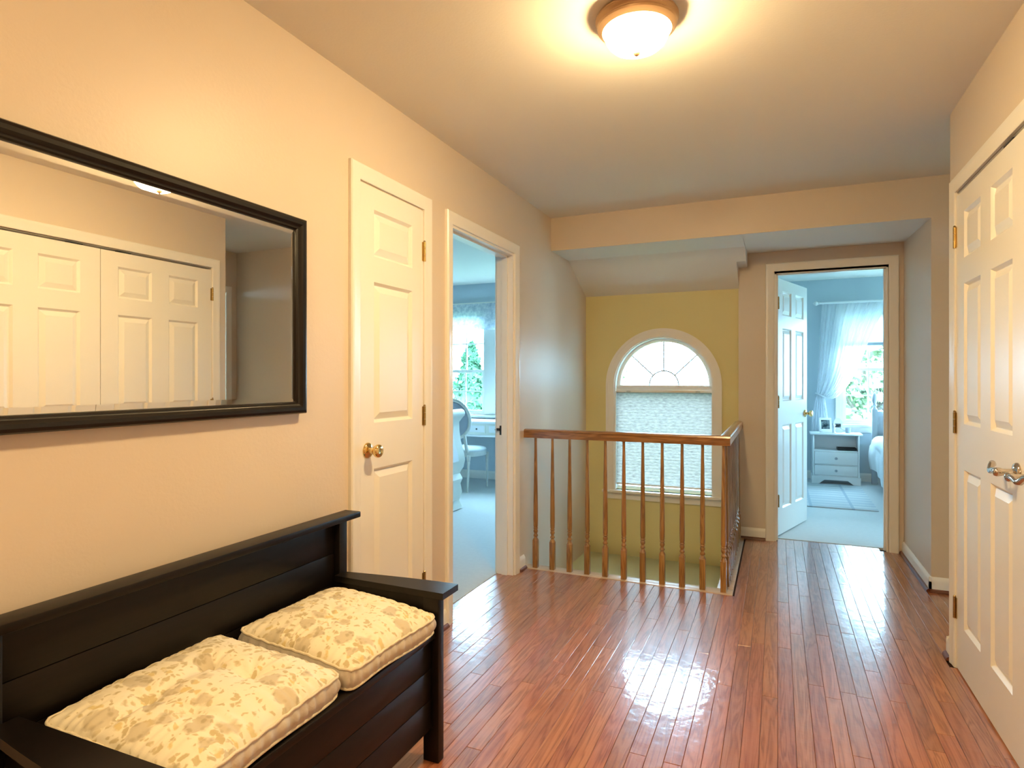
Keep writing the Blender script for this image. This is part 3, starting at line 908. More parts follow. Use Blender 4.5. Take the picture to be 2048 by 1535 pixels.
# ------------------------------------------------------------------ staircase balustrade
bal = thing('stair_balustrade', 'stained oak balustrade with turned spindles around the stair opening', 'railing', (SX1, 3.765, .004))
bx0, by = XL - SX1, 0.0
def rail_prof(): return [(-.029, .857), (.029, .857), (.031, .872), (.029, .884), (.0285, .893), (.031, .901), (.027, .910), (.014, .914), (-.014, .914), (-.027, .910), (-.031, .901), (-.0285, .893), (-.029, .884), (-.031, .872)]
m = MB(); m.prism(rail_prof(), lambda a, b, d: (d, a, b), bx0 + .001, .031); m.build('handrail', M_rail, bal, angle=40)
m = MB(); m.prism(rail_prof(), lambda a, b, d: (a, d, b), .0312, YD - 3.765 - .001); m.build('handrail', M_railY, bal, angle=40)
# one turned spindle, copied
def spindle():
    m = MB(); h = .0165
    m.box(-h, h, -h, h, 0, .182, .002)
    prof = [(.020, .178), (.0155, .190), (.0105, .198), (.0105, .203), (.0150, .206), (.0155, .212), (.0125, .217), (.0100, .222), (.0100, .227), (.0135, .232),
            (.0150, .240), (.0135, .247), (.0110, .252), (.0150, .256), (.0150, .261), (.0125, .265), (.0150, .275), (.0155, .32), (.0150, .40), (.0128, .55), (.0105, .70), (.0090, .80), (.0085, .858)]
    m.lathe(prof, 16)
    me_o = m.build('baluster', M_bal, bal, angle=40)
    return me_o
sp0 = spindle()
first = True
places = [(-1.466 - SX1 + i * .1178 , 0) for i in range(11)] + [(0, .1178 * k) for k in range(1, 12)]
for (px, py) in places:
    if first: o = sp0; first = False
    else:
        o = sp0.copy(); COL.objects.link(o); o.parent = bal
    o.location = (px, py, 0); o.rotation_euler = (0, 0, 0)

# ------------------------------------------------------------------ ceiling light
def ceiling_light(loc, label):
    t = thing('ceiling_light', label, 'lamp', loc)
    m = MB()
    m.lathe([(.060, -.001), (.118, -.001), (.129, -.006), (.134, -.014), (.134, -.020), (.127, -.027), (.125, -.032), (.129, -.037), (.127, -.043), (.117, -.050), (.112, -.054), (.106, -.050), (.106, -.020), (.060, -.018)], 48)
    m.build('canopy', M_pan, t, angle=30)
    m = MB()
    m.lathe([(.1055, -.046), (.105, -.060), (.101, -.076), (.093, -.090), (.080, -.102), (.062, -.111), (.040, -.1165), (.018, -.119), (.009, -.1195)], 40)
    m.build('glass_bowl', M_dome, t, angle=60)
    m = MB()
    m.lathe([(.010, -.1165), (.013, -.119), (.013, -.125), (.009, -.131), (.005, -.134), (.002, -.135)], 16)
    m.build('finial', M_pan, t, angle=60)
    return t
ceiling_light((-.422, 1.995, CZ), 'flush ceiling light with bronze rim and lit frosted glass bowl')
ceiling_light((-.422, -.45, CZ), 'matching flush ceiling light added unseen behind the viewpoint to brighten the hall')  # extra fixture out of view, added to even out the wall brightness

# ------------------------------------------------------------------ wall mirror
MY0, MY1, MZ0, MZ1 = .12, 1.669, 1.130, 1.803
mir = thing('wall_mirror', 'large rectangular black framed mirror hanging above the dark bench', 'mirror', (XL, (MY0 + MY1) / 2, MZ0))
hwid, hh = (MY1 - MY0) / 2, MZ1 - MZ0
MP = [(0, .004), (0, .030), (.004, .036), (.012, .039), (.022, .037), (.028, .030), (.032, .027), (.036, .026), (.040, .021), (.042, .012), (.042, .004)]
m = MB()
C = [(-hwid, 0), (hwid, 0), (hwid, hh), (-hwid, hh)]; D = [(1, 1), (-1, 1), (-1, -1), (1, -1)]
V = [[m.bm.verts.new((pr, p[0] + d[0] * o, p[1] + d[1] * o)) for o, pr in MP] for p, d in zip(C, D)]
for k in range(4):
    a, b = V[k], V[(k + 1) % 4]
    for i in range(len(MP) - 1): m.bm.faces.new((a[i], a[i + 1], b[i + 1], b[i]))
    m.bm.faces.new((a[-1], a[0], b[0], b[-1]))
m.build('frame', M_mframe, mir, angle=25)
m = MB()
i0, i1 = .040, .057
def rect(o, d): return [m.bm.verts.new((d, p[0] + q[0] * o, p[1] + q[1] * o)) for p, q in zip(C, D)]
ra, rb = rect(i0, .0147), rect(i1, .0160)
rz = rect(i0, .005)
for k in range(4):
    l = (k + 1) % 4
    m.bm.faces.new((ra[k], ra[l], rb[l], rb[k])); m.bm.faces.new((rz[k], rz[l], ra[l], ra[k]))
m.bm.faces.new(rb); m.bm.faces.new(rz)
m.build('mirror_glass', M_glaze, mir, smooth=False)

# ------------------------------------------------------------------ bench
BY0, BY1 = .715, 1.755
bench = thing('storage_bench', 'dark espresso wooden hall bench with plank back and flared arms', 'bench', (-1.25, (BY0 + BY1) / 2, 0))
ox, oy = 1.25, -(BY0 + BY1) / 2
def bb(name, x0, x1, y0, y1, z0, z1, bev=.003, mat=M_bench):
    m = MB(); m.box(x0 + ox, x1 + ox, y0 + oy, y1 + oy, z0, z1, bev); return m.build(name, mat, bench)
bb('top_rail', -1.492, -1.420, BY0 - .102, BY1 + .102, .736, .758, .004)
for y in (BY0 - .038, BY1 - .004):
    bb('back_post', -1.482, -1.432, y, y + .042, 0, .736)
for k in range(3):
    z0 = .405 + k * .110
    bb('back_plank', -1.472, -1.456, BY0 + .004, BY1 - .004, z0 + .0008, z0 + .1092, .0018)
bb('seat', -1.456, -1.020, BY0 + .0, BY1, .405, .427, .004)
for k in range(3):
    z0 = .112 + k * .098
    bb('front_plank', -1.048, -1.032, BY0 + .035, BY1 - .035, z0 + .0006, z0 + .0974, .0015)
for y0, y1 in ((BY0, BY0 + .035), (BY1 - .035, BY1)):
    bb('front_post', -1.066, -1.008, y0, y1, 0, .535)
for y0 in (BY0 + .006, BY1 - .022):
    for k in range(4):
        z0 = .112 + k * .098
        bb('side_plank', -1.432, -1.066, y0, y0 + .016, z0 + .0006, z0 + (.0974 if k < 3 else .127), .0015)
for s, yc in ((-1, BY0 + .0175), (1, BY1 - .0175)):
    m = MB()
    pts = [(-1.432, 0), (-.990, 0)]
    inner = -.014 if True else 0
    outer = [(-.990 - (.442) * i / 12, .094 - .044 * (i / 12) ** 1.6) for i in range(13)]
    poly = [(-1.432, -.014), (-.990, -.020)] + [(a, b - .012) for a, b in outer]
    fpoly = [(a + ox, b) for a, b in poly]
    m.prism(fpoly, lambda a, b, d: (a, (yc + oy) + s * b, d), .535, .556)
    es = [e for e in m.bm.edges]
    bmesh.ops.bevel(m.bm, geom=[e for e in m.bm.edges if len(e.link_faces) == 2 and e.calc_face_angle(0) > 1.0], offset=.003, segments=2, affect='EDGES')
    m.build('arm_rest', M_bench, bench)

# ------------------------------------------------------------------ seat cushions
def cushion(label, cx, cy, z, sx, sy, rz, tilt, tufts, seed, bulge=.038, creases=()):
    t = thing('seat_cushion', label, 'cushion', (cx, cy, z), rz, 'floral seat cushions on the bench')
    t.rotation_euler = (0, tilt, rz)
    rr = random.Random(seed)
    ph = [rr.uniform(0, 6.28) for _ in range(8)]
    H = .058
    def outline(a):
        """rounded square in plan, angle parameter"""
        c, s_ = math.cos(a), math.sin(a)
        e = .16
        k = (abs(c) ** (2 / .22 * .5) + abs(s_) ** (2 / .22 * .5)) ** (-.22)
        return c * k, s_ * k
    # top (and bottom) as polar-warped square grids
    n = 81
    def top_h(u, v):
        # u, v in -1..1
        e = (1 - abs(u) ** 3.0) * (1 - abs(v) ** 3.0)
        h = H + bulge * max(e, 0) ** .6
        for k, (tu, tv, dep, rad) in enumerate(tufts):
            dx, dy = (u - tu), (v - tv)
            r = math.hypot(dx, dy); an = math.atan2(dy, dx)
            h -= dep * math.exp(-(r / rad) ** 1.3) * 1.0
            h += .0032 * math.sin(an * 9 + ph[k]) * math.exp(-((r - rad * .9) / (rad * .7)) ** 2)
        for (au, av, bu, bv, dep, wd) in creases:
            L2 = (bu - au) ** 2 + (bv - av) ** 2
            q = max(0, min(1, ((u - au) * (bu - au) + (v - av) * (bv - av)) / L2))
            dd = math.hypot(u - au - q * (bu - au), v - av - q * (bv - av))
            h -= dep * math.exp(-(dd / wd) ** 1.5)
        # gathers near the rim
        ed = max(abs(u), abs(v))
        arc = (v if abs(u) > abs(v) else u)
        g = max(0, (ed - .55) / .45)
        h += .0030 * g * (1 - .6 * g) * math.sin(arc * 46 + 3 * math.sin(arc * 7 + ph[5]) + ph[6]) * 1.6
        h += .0022 * math.sin(u * 5 + ph[1]) * math.sin(v * 4.3 + ph[2])
        return h
    def warp(u, v):
        # square to rounded square with slightly hollow sides and ears at corners
        x = u * (1 - .030 * (1 - v * v) * abs(u) ** 3); y = v * (1 - .030 * (1 - u * u) * abs(v) ** 3)
        cr = (abs(u) * abs(v)) ** 10 * .055
        return x * (1 - cr) * sx / 2, y * (1 - cr) * sy / 2
    m = MB()
    def ft(i, j):
        u, v = 2 * i - 1, 2 * j - 1
        X, Y = warp(u, v); return (X, Y, top_h(u, v))
    m.grid(n, n, ft)
    m.build('top_cover', M_floral, t, angle=180)
    # side band with gathers
    per = []
    K = 60
    for k in range(K): per.append((-1 + 2 * k / K, -1))
    for k in range(K): per.append((1, -1 + 2 * k / K))
    for k in range(K): per.append((1 - 2 * k / K, 1))
    for k in range(K): per.append((-1, 1 - 2 * k / K))
    NPr = len(per)
    m = MB()
    def zt(u, v): return top_h(u, v)
    wob = [rr.uniform(-1, 1) for _ in range(NPr)]
    def fb(i, j):
        q = int(round(i * NPr)) % NPr
        u, v = per[q]; X, Y = warp(u, v)
        arc = q / NPr * 2 * PI
        out = .009 * math.sin(j * PI) + .0042 * math.sin(q * 1.45 + 1.5 * math.sin(q * .31)) * math.sin(j * PI) + .001 * wob[q] * math.sin(j * PI)
        L = math.hypot(X, Y) or 1
        z1 = zt(u, v)
        zb = .002 + .0035 * (1 + math.sin(arc * 5 + ph[3]))
        return (X + X / L * out, Y + Y / L * out, z1 + (zb - z1) * j)
    m.grid(NPr, 9, fb, closed_u=True)
    m.build('side_band', M_floral_side, t, angle=180)
    m = MB()
    m.grid(21, 21, lambda i, j: (*warp(2 * i - 1, 2 * j - 1), .004))
    m.build('underside', M_piping, t)
    for top in (True, False):
        m = MB(); pts = []
        for q in range(0, NPr, 2):
            u, v = per[q]; X, Y = warp(u, v); L = math.hypot(X, Y)
            arc = q / NPr * 2 * PI
            z = zt(u, v) if top else .004 + .0035 * (1 + math.sin(arc * 5 + ph[3]))
            pts.append((X * (1 + .003 / L), Y * (1 + .003 / L), z))
        m.tube(pts, .0036, 8, closed=True)
        m.build('piping', M_piping, t, angle=180)
    return t
M_floral_side = simple('greyish_side_band', (0.60, 0.55, 0.47), 0.9, bump=0.5, bscale=60, var=0.08, vscale=22)  # plain tone, greyer than the top cover
TU = [(-.36, -.36, .030, .20), (.36, -.36, .030, .20), (-.36, .36, .030, .20), (.36, .36, .030, .20)]
cushion('floral cream cushion at the far end of the bench beside the closet door', -1.225, 1.506, .444, .425, .415, math.radians(-2), math.radians(4.2),
        [(.05, -.25, .010, .22), (.05, .35, .008, .20), (-.42, .35, .012, .12)], 3, bulge=.048)
cushion('floral cream tufted cushion on the near end of the bench', -1.238, 1.030, .447, .43, .470, math.radians(3), math.radians(5.0),
        [(-.30, .30, .026, .17), (.22, .38, .030, .19), (-.25, -.42, .020, .17), (.3, -.42, .022, .17)], 11, bulge=.046, creases=[(-.3, .3, -.28, -.8, .014, .09), (-.3, .3, .22, .38, .010, .08), (.22, .38, .5, .62, .006, .06)])

# ------------------------------------------------------------------ right bedroom contents
FZ = .003
# rug
rug = MB(); rug.box(-.575, .575, -.72, .72, 0, .012, .004)
ro = rug.build('area_rug', M_rug); ro.location = (.30, 7.33, FZ + .0005)
tag(ro, 'pale grey blue patterned rug on the carpet before the nightstand', 'rug')

# nightstand
ns = thing('nightstand', 'white nightstand with open cubby, two drawers and bracket feet', 'nightstand', (.636, 8.245, FZ))
W2 = .245; yf, yb = -.115, .115
def nb(name, x0, x1, y0, y1, z0, z1, mat=M_white, par=None, bev=.002):
    m = MB(); m.box(x0, x1, y0, y1, z0, z1, bev); return m.build(name, mat, par or ns)
nb('top', -W2 - .03, W2 + .03, yf - .03, yb, .582, .602, bev=.005)
for s in (-1, 1): nb('side_panel', s * W2 - .016 if s > 0 else -W2, W2 if s > 0 else -W2 + .016, yf, yb, .09, .582)
nb('back_panel', -W2 + .016, W2 - .016, yb - .008, yb, .09, .582)
nb('shelf', -W2 + .016, W2 - .016, yf + .002, yb - .008, .382, .398)
nb('divider', -W2 + .016, W2 - .016, yf + .002, yb - .008, .222, .232)
nb('bottom', -W2 + .016, W2 - .016, yf + .002, yb - .008, .09, .102)
for z0, z1 in ((.234, .380), (.104, .220)):
    d = nb('drawer', -W2 + .019, W2 - .019, yf - .004, yf + .016, z0, z1)
    nb('drawer_box', -W2 + .03, W2 - .03, yf + .016, yb - .03, z0 + .01, z1 - .02, par=d)
    m = MB(); m.lathe([(.007, 0), (.006, .008), (.014, .014), (.015, .020), (.010, .025), (.002, .026)], 14, mat=T(0, yf - .004, (z0 + z1) / 2) @ R(PI / 2, 'X'))
    m.build('drawer_knob', M_mug, d)
m = MB()
w = W2 + .012
poly = [(-w, 0), (-w + .075, 0), (-w + .10, .022), (-w + .135, .05), (w - .135, .05), (w - .10, .022), (w - .075, 0), (w, 0), (w, .092), (-w, .092)]
m.prism(poly, lambda a, b, d: (a, d, b), yf - .012, yf + .006)
m.prism([(yf + .006, 0), (yf + .06, 0), (yf + .08, .05), (yb - .07, .05), (yb - .05, 0), (yb, 0), (yb, .092), (yf + .006, .092)], lambda a, b, d: (d, a, b), -w, -w + .016)
m.prism([(yf + .006, 0), (yf + .06, 0), (yf + .08, .05), (yb - .07, .05), (yb - .05, 0), (yb, 0), (yb, .092), (yf + .006, .092)], lambda a, b, d: (d, a, b), w - .016, w)
m.build('bracket_base', M_white, ns)
NZ = FZ + .602
# photo frame leaning
pf = thing('photo_frame', 'white rectangular photo frame at the left on the nightstand', 'photo frame', (.535, 8.235, NZ + .001), math.radians(8))
pf.rotation_euler = (math.radians(-14), 0, math.radians(8))
m = MB()
for b_ in ((-.068, .068, 0, .040), (-.068, .068, .150, .178), (-.068, -.046, .040, .150), (.046, .068, .040, .150)):
    m.box(b_[0], b_[1], -.006, .006, b_[2], b_[3], .0015)
m.build('frame', M_ceramic, pf)
m = MB(); m.box(-.046, .046, -.001, .003, .040, .150); m.build('photo', M_photo, pf)
m = MB(); m.box(-.02, .02, .006, .009, 0.002, .12, mat=T(0, .004, .0) @ R(math.radians(0), 'X')); m.build('easel_back', M_dark, pf)
# arched small frame
af = thing('photo_frame', 'small arch-topped photo frame behind the white candlestick', 'photo frame', (.670, 8.295, NZ + .0005), math.radians(-5))
m = MB()
n = 14
outer = [(-.048, 0), (-.048, .10)] + [(.048 * math.cos(PI - PI * i / n) * (1), .10 + .075 * math.sin(PI * i / n)) for i in range(1, n)] + [(.048, .10), (.048, 0)]
m.prism(outer, lambda a, b, d: (a, d, b), -.005, .006); m.build('frame', M_ceramic, af)
m = MB(); m.prism([(-.032, .06), (.032, .06), (.032, .105), (-.032, .105)], lambda a, b, d: (a, d, b), -.0075, -.005); m.build('photo', M_photo, af)
# candlestick
cs = MB()
cs.lathe([(.020, 0), (.021, .006), (.015, .012), (.009, .020), (.008, .040), (.013, .050), (.014, .060), (.008, .068), (.009, .085), (.015, .092), (.015, .098), (.010, .099)], 18)
co = cs.build('candlestick', M_ceramic); co.location = (.620, 8.165, NZ); tag(co, 'small white turned candlestick at the front of the nightstand', 'candlestick')
# handled cup
cp = thing('handled_cup', 'grey cup with long slanted handle on the nightstand right side', 'cup', (.775, 8.27, NZ))
m = MB(); m.lathe([(.024, 0), (.029, .003), (.031, .010), (.032, .058), (.033, .060), (.030, .060), (.029, .010), (.004, .008)], 22); m.build('bowl', M_mug, cp)
m = MB(); m.tube([(-.030, 0, .022), (-.055, -.003, .040), (-.085, -.006, .058)], [.004, .004, .006], 8); m.build('handle', M_mug, cp)
# dark tray in cubby
tr = MB()
tr.box(-.095, .095, -.07, .07, 0, .006, .002)
tr.box(-.100, .100, -.075, -.069, .003, .030, .002); tr.box(-.100, .100, .069, .075, .003, .030, .002)
tr.box(-.101, -.095, -.075, .075, .003, .030, .002); tr.box(.095, .101, -.075, .075, .003, .030, .002)
to = tr.build('dark_tray', M_dark); to.location = (.755, 8.245, FZ + .3985); tag(to, 'shallow black tray lying in the open cubby of the nightstand', 'tray')

# curtain rod and sheer tied back curtain
cr = thing('curtain_rod', 'white curtain rod with carved finial above the right bedroom window', 'curtain rod', (.50, 8.42, 2.18))
m = MB(); m.lathe([(.014, -.02), (.014, 1.85)], 14, mat=R(PI / 2, 'Y')); m.build('rod', M_white, cr)
m = MB(); m.lathe([(.014, 0), (.022, .006), (.016, .014), (.026, .028), (.030, .042), (.022, .058), (.010, .070), (.003, .078)], 16, mat=T(-.02, 0, 0) @ R(-PI / 2, 'Y')); m.build('finial', M_white, cr)
for xx in (.02, 1.75):
    m = MB(); m.box(xx - .008, xx + .008, .0, .08, -.012, .012, .002); m.build('bracket', M_white, cr)
ct = thing('sheer_curtain', 'white sheer curtain tied back to the left of the bedroom window', 'curtain', (.49, 8.42, 1.05))
Lp = [(.505, 2.165), (.49, 1.90), (.475, 1.60), (.462, 1.35), (.452, 1.20), (.445, 1.10), (.455, 1.045)]
Rp = [(1.21, 2.165), (1.10, 1.94), (1.005, 1.70), (.910, 1.42), (.795, 1.18), (.655, 1.015), (.530, 1.015)]
def crom(P, t):
    n = len(P) - 1; s = min(t * n, n - 1e-6); i = int(s); f = s - i
    p0 = P[max(i - 1, 0)]; p1 = P[i]; p2 = P[i + 1]; p3 = P[min(i + 2, n)]
    return tuple(.5 * ((2 * b) + (-a + c) * f + (2 * a - 5 * b + 4 * c - d) * f * f + (-a + 3 * b - 3 * c + d) * f ** 3) for a, b, c, d in zip(p0, p1, p2, p3))
def fc(u, v):
    a = crom(Lp, v); b = crom(Rp, v)
    s = u + .010 * math.sin(u * 40) * (1 - v)
    x_ = a[0] + (b[0] - a[0]) * s; z_ = a[1] + (b[1] - a[1]) * s
    amp = .016 * (1 - .35 * v)
    y_ = amp * math.sin(u * 2 * PI * 13 + 1.2 * math.sin(u * 9)) * (.5 + .5 * min(1, v * 6)) + .008 * math.sin(u * 2 * PI * 5 + 2)
    return (x_ - .49, y_, z_ - 1.05)
m = MB(); m.grid(240, 60, fc); m.build('swag', M_sheer, ct, angle=180)
def fl(u, v):
    z_ = 1.05 - v * 1.03
    w = .045 + .075 * min(1, v * 3) ** .7
    x_ = .487 - .01 * v + (u - .5) * 2 * w * .8
    y_ = .018 * math.sin(u * 2 * PI * 6 + 1) + .004
    return (x_ - .49, y_, z_ - 1.05)
m = MB(); m.grid(110, 26, fl); m.build('tail', M_sheer, ct, angle=180)
m = MB()
m.tube([(.0 + .052 * math.cos(a), .030 * math.sin(a), -.005 - .030 * math.cos(a)) for a in [2 * PI * i / 24 for i in range(24)]], .009, 8, closed=True)
m.build('tieback', M_sheer, ct)

# bed in the right bedroom
rb = thing('poster_bed', 'white wooden bed with acorn post and white bedding, right of nightstand', 'bed', (1.06, 8.36, FZ))
def post(parent, x, y, h=.985):
    m = MB()
    m.box(x - .030, x + .030, y - .030, y + .030, 0.0, h - .10, .003)
    m.lathe([(.030, h - .10), (.024, h - .088), (.017, h - .078), (.017, h - .070), (.025, h - .060), (.027, h - .050), (.020, h - .040), (.018, h - .030), (.026, h - .010), (.031, h + .015), (.029, h + .045), (.020, h + .075), (.008, h + .095), (.002, h + .10)], 18, mat=T(x, y, 0))
    m.build('bed_post', M_bedpaint, parent)
for xx in (0, 1.52): post(rb, xx, 0)
m = MB()
hp = [(.030, .30), (.030, .86)]
for i in range(0, 25):
    a = i / 24
    hp.append((.030 + 1.46 * a, .862 + .20 * (math.sin(PI * a) ** 1.2) - .025 * (1 - abs(2 * a - 1)) * math.sin(PI * a * 2) ** 2 - (.03 * math.sin(PI * min(a * 6, 1)))))
hp.append((1.49, .30))
m.prism(hp, lambda a, b, d: (a, d, b), -.012, .012); m.build('headboard', M_bedpaint, rb)
m = MB(); m.box(.0, .026, -1.95, -.031, .22, .38, .003); m.build('side_rail', M_white, rb)
for xx in (0.0, 1.52):
    m = MB(); m.lathe([(.018, 0), (.024, .05), (.030, .12), (.030, .42)], 14, mat=T(xx, -1.98, 0)); m.build('leg', M_white, rb)
m = MB(); m.box(.03, 1.49, -1.95, -.02, .30, .52, .04); m.build('mattress', M_linen, rb)
m = MB()
def fq(u, v):
    # comforter cross section from the left hem, up and over to the right
    y_ = -1.99 + 1.86 * v
    s = u
    if s < .3:
        k = s / .3
        x_ = -.055 + .012 * math.sin(v * 34) * (1 - k) + .01 * math.sin(v * 11) - .018 * math.sin(k * PI); z_ = .175 + .035 * math.sin(v * 8 + 1) * (1 - k) + (.47 - .175) * k
    elif s < .4:
        k = (s - .3) / .1; a = PI - k * PI / 2
        x_ = .035 + .09 * math.cos(a); z_ = .47 + .105 * math.sin(a)
    else:
        k = (s - .4) / .6; x_ = .035 + 1.50 * k; z_ = .575 + .02 * math.sin(k * 9) * math.sin(v * 7)
    return (x_, y_, z_ + .006 * math.sin(v * 23 + u * 9))
m.grid(60, 70, fq); m.build('comforter', M_linen, rb, angle=180)
for xx in (.42, 1.12):
    m = MB()
    def fp(u, v, xx=xx):
        a = u * 2 * PI; b = (v - .5) * PI
        cx_, cy_ = math.cos(a), math.sin(a)
        return (xx + .33 * abs(cx_) ** .6 * (1 if cx_ > 0 else -1) * math.cos(b) ** .5, -.10 + .075 * math.sin(b) * (1) , .775 + .20 * abs(cy_) ** .6 * (1 if cy_ > 0 else -1) * math.cos(b) ** .5)
    m.grid(36, 15, fp, closed_u=True); m.build('pillow', M_linen, rb, angle=180)

# ------------------------------------------------------------------ left bedroom contents
# writing desk under window
dk = thing('writing_desk', 'white writing desk with small knobbed drawers under the left bedroom window', 'desk', (-3.30, 6.60, FZ))
def db(name, x0, x1, y0, y1, z0, z1, mat=M_creamfur, par=None, bev=.002):
    m = MB(); m.box(x0, x1, y0, y1, z0, z1, bev); return m.build(name, mat, par or dk)
db('top', -.85, .85, -.23, .19, .725, .750, M_white, bev=.005)
db('apron', -.82, .82, -.20, .17, .590, .725)
db('ledge', -.83, .83, -.215, .18, .566, .590, M_white, bev=.004)
for k in range(6):
    cx_ = -3.224 + 3.30 + (k - 3) * .248
    d = db('drawer', cx_ - .108, cx_ + .108, -.212, -.2, .612, .708)
    db('drawer_field', cx_ - .095, cx_ + .095, -.2145, -.212, .622, .698, M_white, par=d)
    m = MB(); m.lathe([(.005, 0), (.005, .006), (.010, .010), (.010, .016), (.003, .019)], 12, mat=T(cx_, -.2145, .66) @ R(PI / 2, 'X')); m.build('drawer_knob', M_black, d)
for sx_ in (-.78, .78):
    for sy_ in (-.17, .14):
        m = MB(); m.lathe([(.016, 0), (.020, .03), (.018, .10), (.026, .45), (.030, .50), (.024, .52), (.032, .566)], 14, mat=T(sx_, sy_, 0)); m.build('leg', M_creamfur, dk)

# oval back chair
ch = thing('oval_back_chair', 'aged white oval-back chair with grey upholstery drawn up to the desk', 'chair', (-3.275, 6.16, FZ))
def leg(x, y, top=.40, lean=0.0):
    m = MB()
    prof = [(.010, 0), (.012, .012), (.010, .02), (.0165, .30), (.019, .325), (.014, .335), (.020, .345), (.020, .36), (.022, .365), (.022, top)]
    m.lathe(prof, 14)
    for v in m.bm.verts:
        v.co.x += x; v.co.y += y + lean * (1 - v.co.z / top)
    m.build('leg', M_agedfur, ch, angle=40)
leg(.195, .20); leg(-.195, .20); leg(.165, -.20, lean=-.03); leg(-.165, -.20, lean=-.03)
def seat_pt(a, k=1.0):
    x = math.cos(a); y = math.sin(a)
    sx_ = .245 * abs(x) ** .75 * (1 if x > 0 else -1); sy_ = .235 * abs(y) ** .8 * (1 if y > 0 else -1)
    if y < 0: sx_ *= (1 + .14 * y)
    return sx_ * k, sy_ * k
m = MB()
ring = [seat_pt(2 * PI * i / 40) for i in range(40)]
m.prism(ring, lambda a, b, d: (a, b, d), .385, .435)
m.build('seat_frame', M_agedfur, ch, angle=40)
m = MB()
rows_ = [(1.0, .436), (1.01, .448), (.97, .463), (.85, .475), (.6, .483), (.3, .486), (.02, .487)]
V = [[m.bm.verts.new((*seat_pt(2 * PI * i / 40, k), z)) for i in range(40)] for k, z in rows_]
for a, b in zip(V, V[1:]):
    for i in range(40): m.bm.faces.new((a[i], a[(i + 1) % 40], b[(i + 1) % 40], b[i]))
m.bm.faces.new(V[-1]); m.build('seat_cushion', simple('pale_blue_grey_fabric', (0.55, 0.58, 0.58), 0.9, bump=.3, bscale=200), ch, angle=60)
BM_ = T(0, -.225, .795) @ R(math.radians(-9), 'X').inverted()
BM_ = T(0, -.250, .80) @ R(math.radians(9), 'X')
m = MB(); m.tube([(.205 * math.cos(2 * PI * i / 40), 0, .215 * math.sin(2 * PI * i / 40)) for i in range(40)], .018, 10, closed=True, mat=BM_)
for s in (-1, 1): m.tube([tuple(BM_ @ Vector((s * .125, 0, -.172))), (s * .140, -.222, .52), (s * .150, -.205, .44)], [.016, .018, .020], 10)
m.build('back_frame', M_agedfur, ch, angle=60)
m = MB()
rows_ = [(.98, 0), (.95, .018), (.8, .030), (.4, .036), (.02, .037)]
for sg in (-1, 1):
    V = [[m.bm.verts.new(BM_ @ Vector((.195 * k * math.cos(2 * PI * i / 36), sg * d * .6, .205 * k * math.sin(2 * PI * i / 36)))) for i in range(36)] for k, d in rows_]
    for a, b in zip(V, V[1:]):
        for i in range(36): m.bm.faces.new((a[i], a[(i + 1) % 36], b[(i + 1) % 36], b[i]))
    m.bm.faces.new(V[-1])
m.build('back_pad', M_greyfab, ch, angle=60)

# sleigh bed, footboard towards the door
lb = thing('sleigh_bed', 'cream painted sleigh bed with scrolled footboard in the left bedroom', 'bed', (-2.83, 4.45, FZ))
out = [(.05, .008), (.012, .08), (.045, .16), (.028, .24), (.050, .29), (.020, .34), (.060, .40), (.077, .47), (.065, .54), (.030, .65), (.015, .75), (.013, .83)]
inn = [(a - .05, b) for a, b in out]
roll = [(.035 + .042 * math.cos(a), .915 + .042 * math.sin(a)) for a in [math.radians(d) for d in (-65, -30, 0, 30, 60, 90, 120, 150, 180, 210)]]
m = MB(); m.prism(out + roll + inn[::-1], lambda a, b, d: (a, d, b), -.78, .75); m.build('footboard', M_creamfur, lb, angle=50)
for (ya, yb_) in ((-.66, -.24), (-.18, .20), (.26, .62)):
    m = MB()
    pp = [(a + .004, b) for a, b in out if .42 < b < .80]
    pi_ = [(a - .004, b) for a, b in pp]
    m.prism(pp + pi_[::-1], lambda a, b, d: (a, d, b), ya, yb_); m.build('panel', M_white, lb)
for sy_ in (-.74, .68):
    m = MB(); m.box(-2.15, -.02, sy_, sy_ + .03, .22, .40, .003); m.build('side_rail', M_creamfur, lb)
m = MB(); m.box(-2.23, -2.16, -.78, .75, .02, 1.15, .01); m.build('headboard', M_creamfur, lb)
m = MB(); m.box(-2.15, -.03, -.70, .67, .28, .60, .05); m.build('mattress', M_linen, lb)

# roman valance across both left bedroom windows
va = thing('window_valance', 'pale blue toile fabric valance across the left bedroom windows', 'valance', (-3.25, LBY1 - .06, 1.85))
m = MB()
def fv(u, v):
    z_ = .335 * (1 - v)
    y_ = -.010 * math.sin(v * PI * 3) ** 2 - (.018 * max(0, v - .7) / .3) + .002 * math.sin(u * 60)
    sc_ = -.010 * abs(math.sin(u * PI * 9)) * (v ** 6)
    return (-1.02 + 2.04 * u, y_, z_ + sc_ + .01 * v)
m.grid(120, 16, fv); m.build('fabric', M_roman, va, angle=60)
m = MB(); m.box(-1.02, 1.02, .006, .058, .325, .35, .002); m.build('header_board', M_trim, va)

# ------------------------------------------------------------------ outdoors
m = MB(); m.box(-60, 60, 9.5, 90, -3.35, -3.25); m.box(-60, 60, -20, 9.5, -3.35, -3.26)
struct(m.build('ground', M_ground, smooth=False))

def leaf_cloud(m, pts, size, rr):
    for p in pts:
        n = Vector((rr.gauss(0, 1), rr.gauss(0, 1), rr.gauss(0, 1))).normalized()
        u = n.orthogonal().normalized(); w = n.cross(u); a = rr.uniform(0, 6.28)
        u2 = u * math.cos(a) + w * math.sin(a); w2 = n.cross(u2); s = size * rr.uniform(.6, 1.3)
        q = [Vector(p) + u2 * s, Vector(p) + w2 * s * .55, Vector(p) - u2 * s, Vector(p) - w2 * s * .55 + n * s * .3]
        m.bm.faces.new([m.bm.verts.new(x) for x in q])

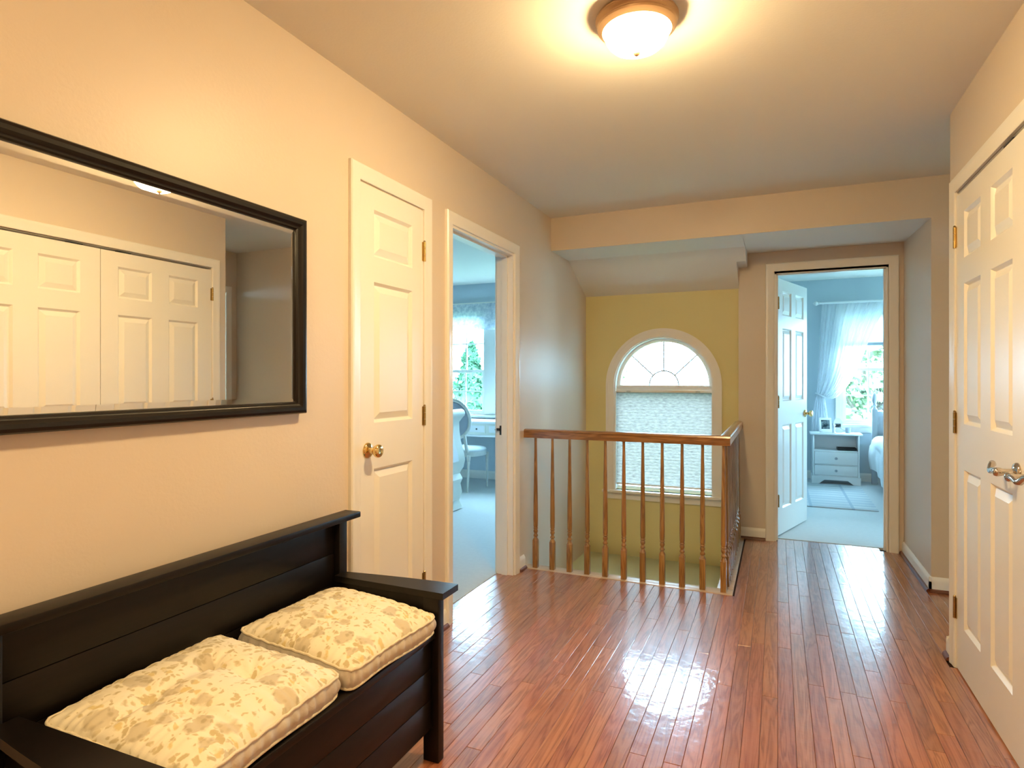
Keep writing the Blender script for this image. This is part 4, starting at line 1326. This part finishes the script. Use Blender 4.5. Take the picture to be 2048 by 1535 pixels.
def conifer(x, y, h, r, label, seed):
    rr = random.Random(seed)
    t = thing('conifer_tree', label, 'tree', (x, y, -3.25), 0, 'conifers outside the bedroom window')
    m = MB(); m.lathe([(.16, 0), (.12, h * .5), (.03, h * .97)], 10); m.build('trunk', M_bark, t)
    m = MB(); pts = []
    for i in range(5200):
        k = rr.random() ** 1.5; z = .25 + k * (h - .25)
        rad = r * (1 - k) ** .8 * (.86 + .28 * math.sin(z * 9) * rr.random()) * (1 - .30 * rr.random() ** 2); a = rr.uniform(0, 6.28)
        rad *= 1 + .16 * math.sin(a * 5 + z * 3)
        pts.append((rad * math.cos(a), rad * math.sin(a), z))
    leaf_cloud(m, pts, .085, rr)
    f = m.build('foliage', M_conifer, t, smooth=False)
    m = MB(); m.lathe([(r * .72, .3), (r * .62, h * .3), (r * .4, h * .6), (r * .12, h * .9), (.01, h * .98)], 14); m.build('inner_foliage', M_conifer, t)
    return t
conifer(-6.35, 12.3, 5.3, 1.5, 'tall pointed green conifer seen through the left bedroom window', 1)
conifer(-9.6, 15.6, 4.4, 1.3, 'shorter conifer standing left of the tall pointed one', 2)

def round_tree(x, y, h, r, label, seed, nleaf=2600, size=.085, group='trees outside'):
    rr = random.Random(seed)
    t = thing('leafy_tree', label, 'tree', (x, y, -3.25))
    m = MB(); m.lathe([(.14, 0), (.10, h * .55), (.05, h * .8)], 10); m.build('trunk', M_bark, t)
    for k in range(7):
        a = k * .9 + rr.random(); m = MB()
        m.tube([(0, 0, h * .45 + k * .2), (r * .4 * math.cos(a), r * .4 * math.sin(a), h * .6 + k * .22), (r * .8 * math.cos(a), r * .8 * math.sin(a), h * .75 + k * .25)], [.05, .03, .012], 6)
        m.build('branch', M_bark, t)
    m = MB(); pts = []
    cl = [(rr.gauss(0, r * .5), rr.gauss(0, r * .4), h * .72 + rr.gauss(0, h * .17)) for _ in range(46)]
    for i in range(nleaf):
        c = rr.choice(cl); pts.append((c[0] + rr.gauss(0, r * .13), c[1] + rr.gauss(0, r * .13), c[2] + rr.gauss(0, r * .10)))
    leaf_cloud(m, pts, size, rr); m.build('foliage', M_leaf, t, smooth=False)
    return t
round_tree(1.9, 14.5, 6.0, 2.1, 'loose pale leafy tree seen through the right bedroom window', 5, 4800, .10)
round_tree(-4.55, 15.5, 5.2, 1.0, 'leafy tree seen at the left edge of the arched window', 6, 1500)
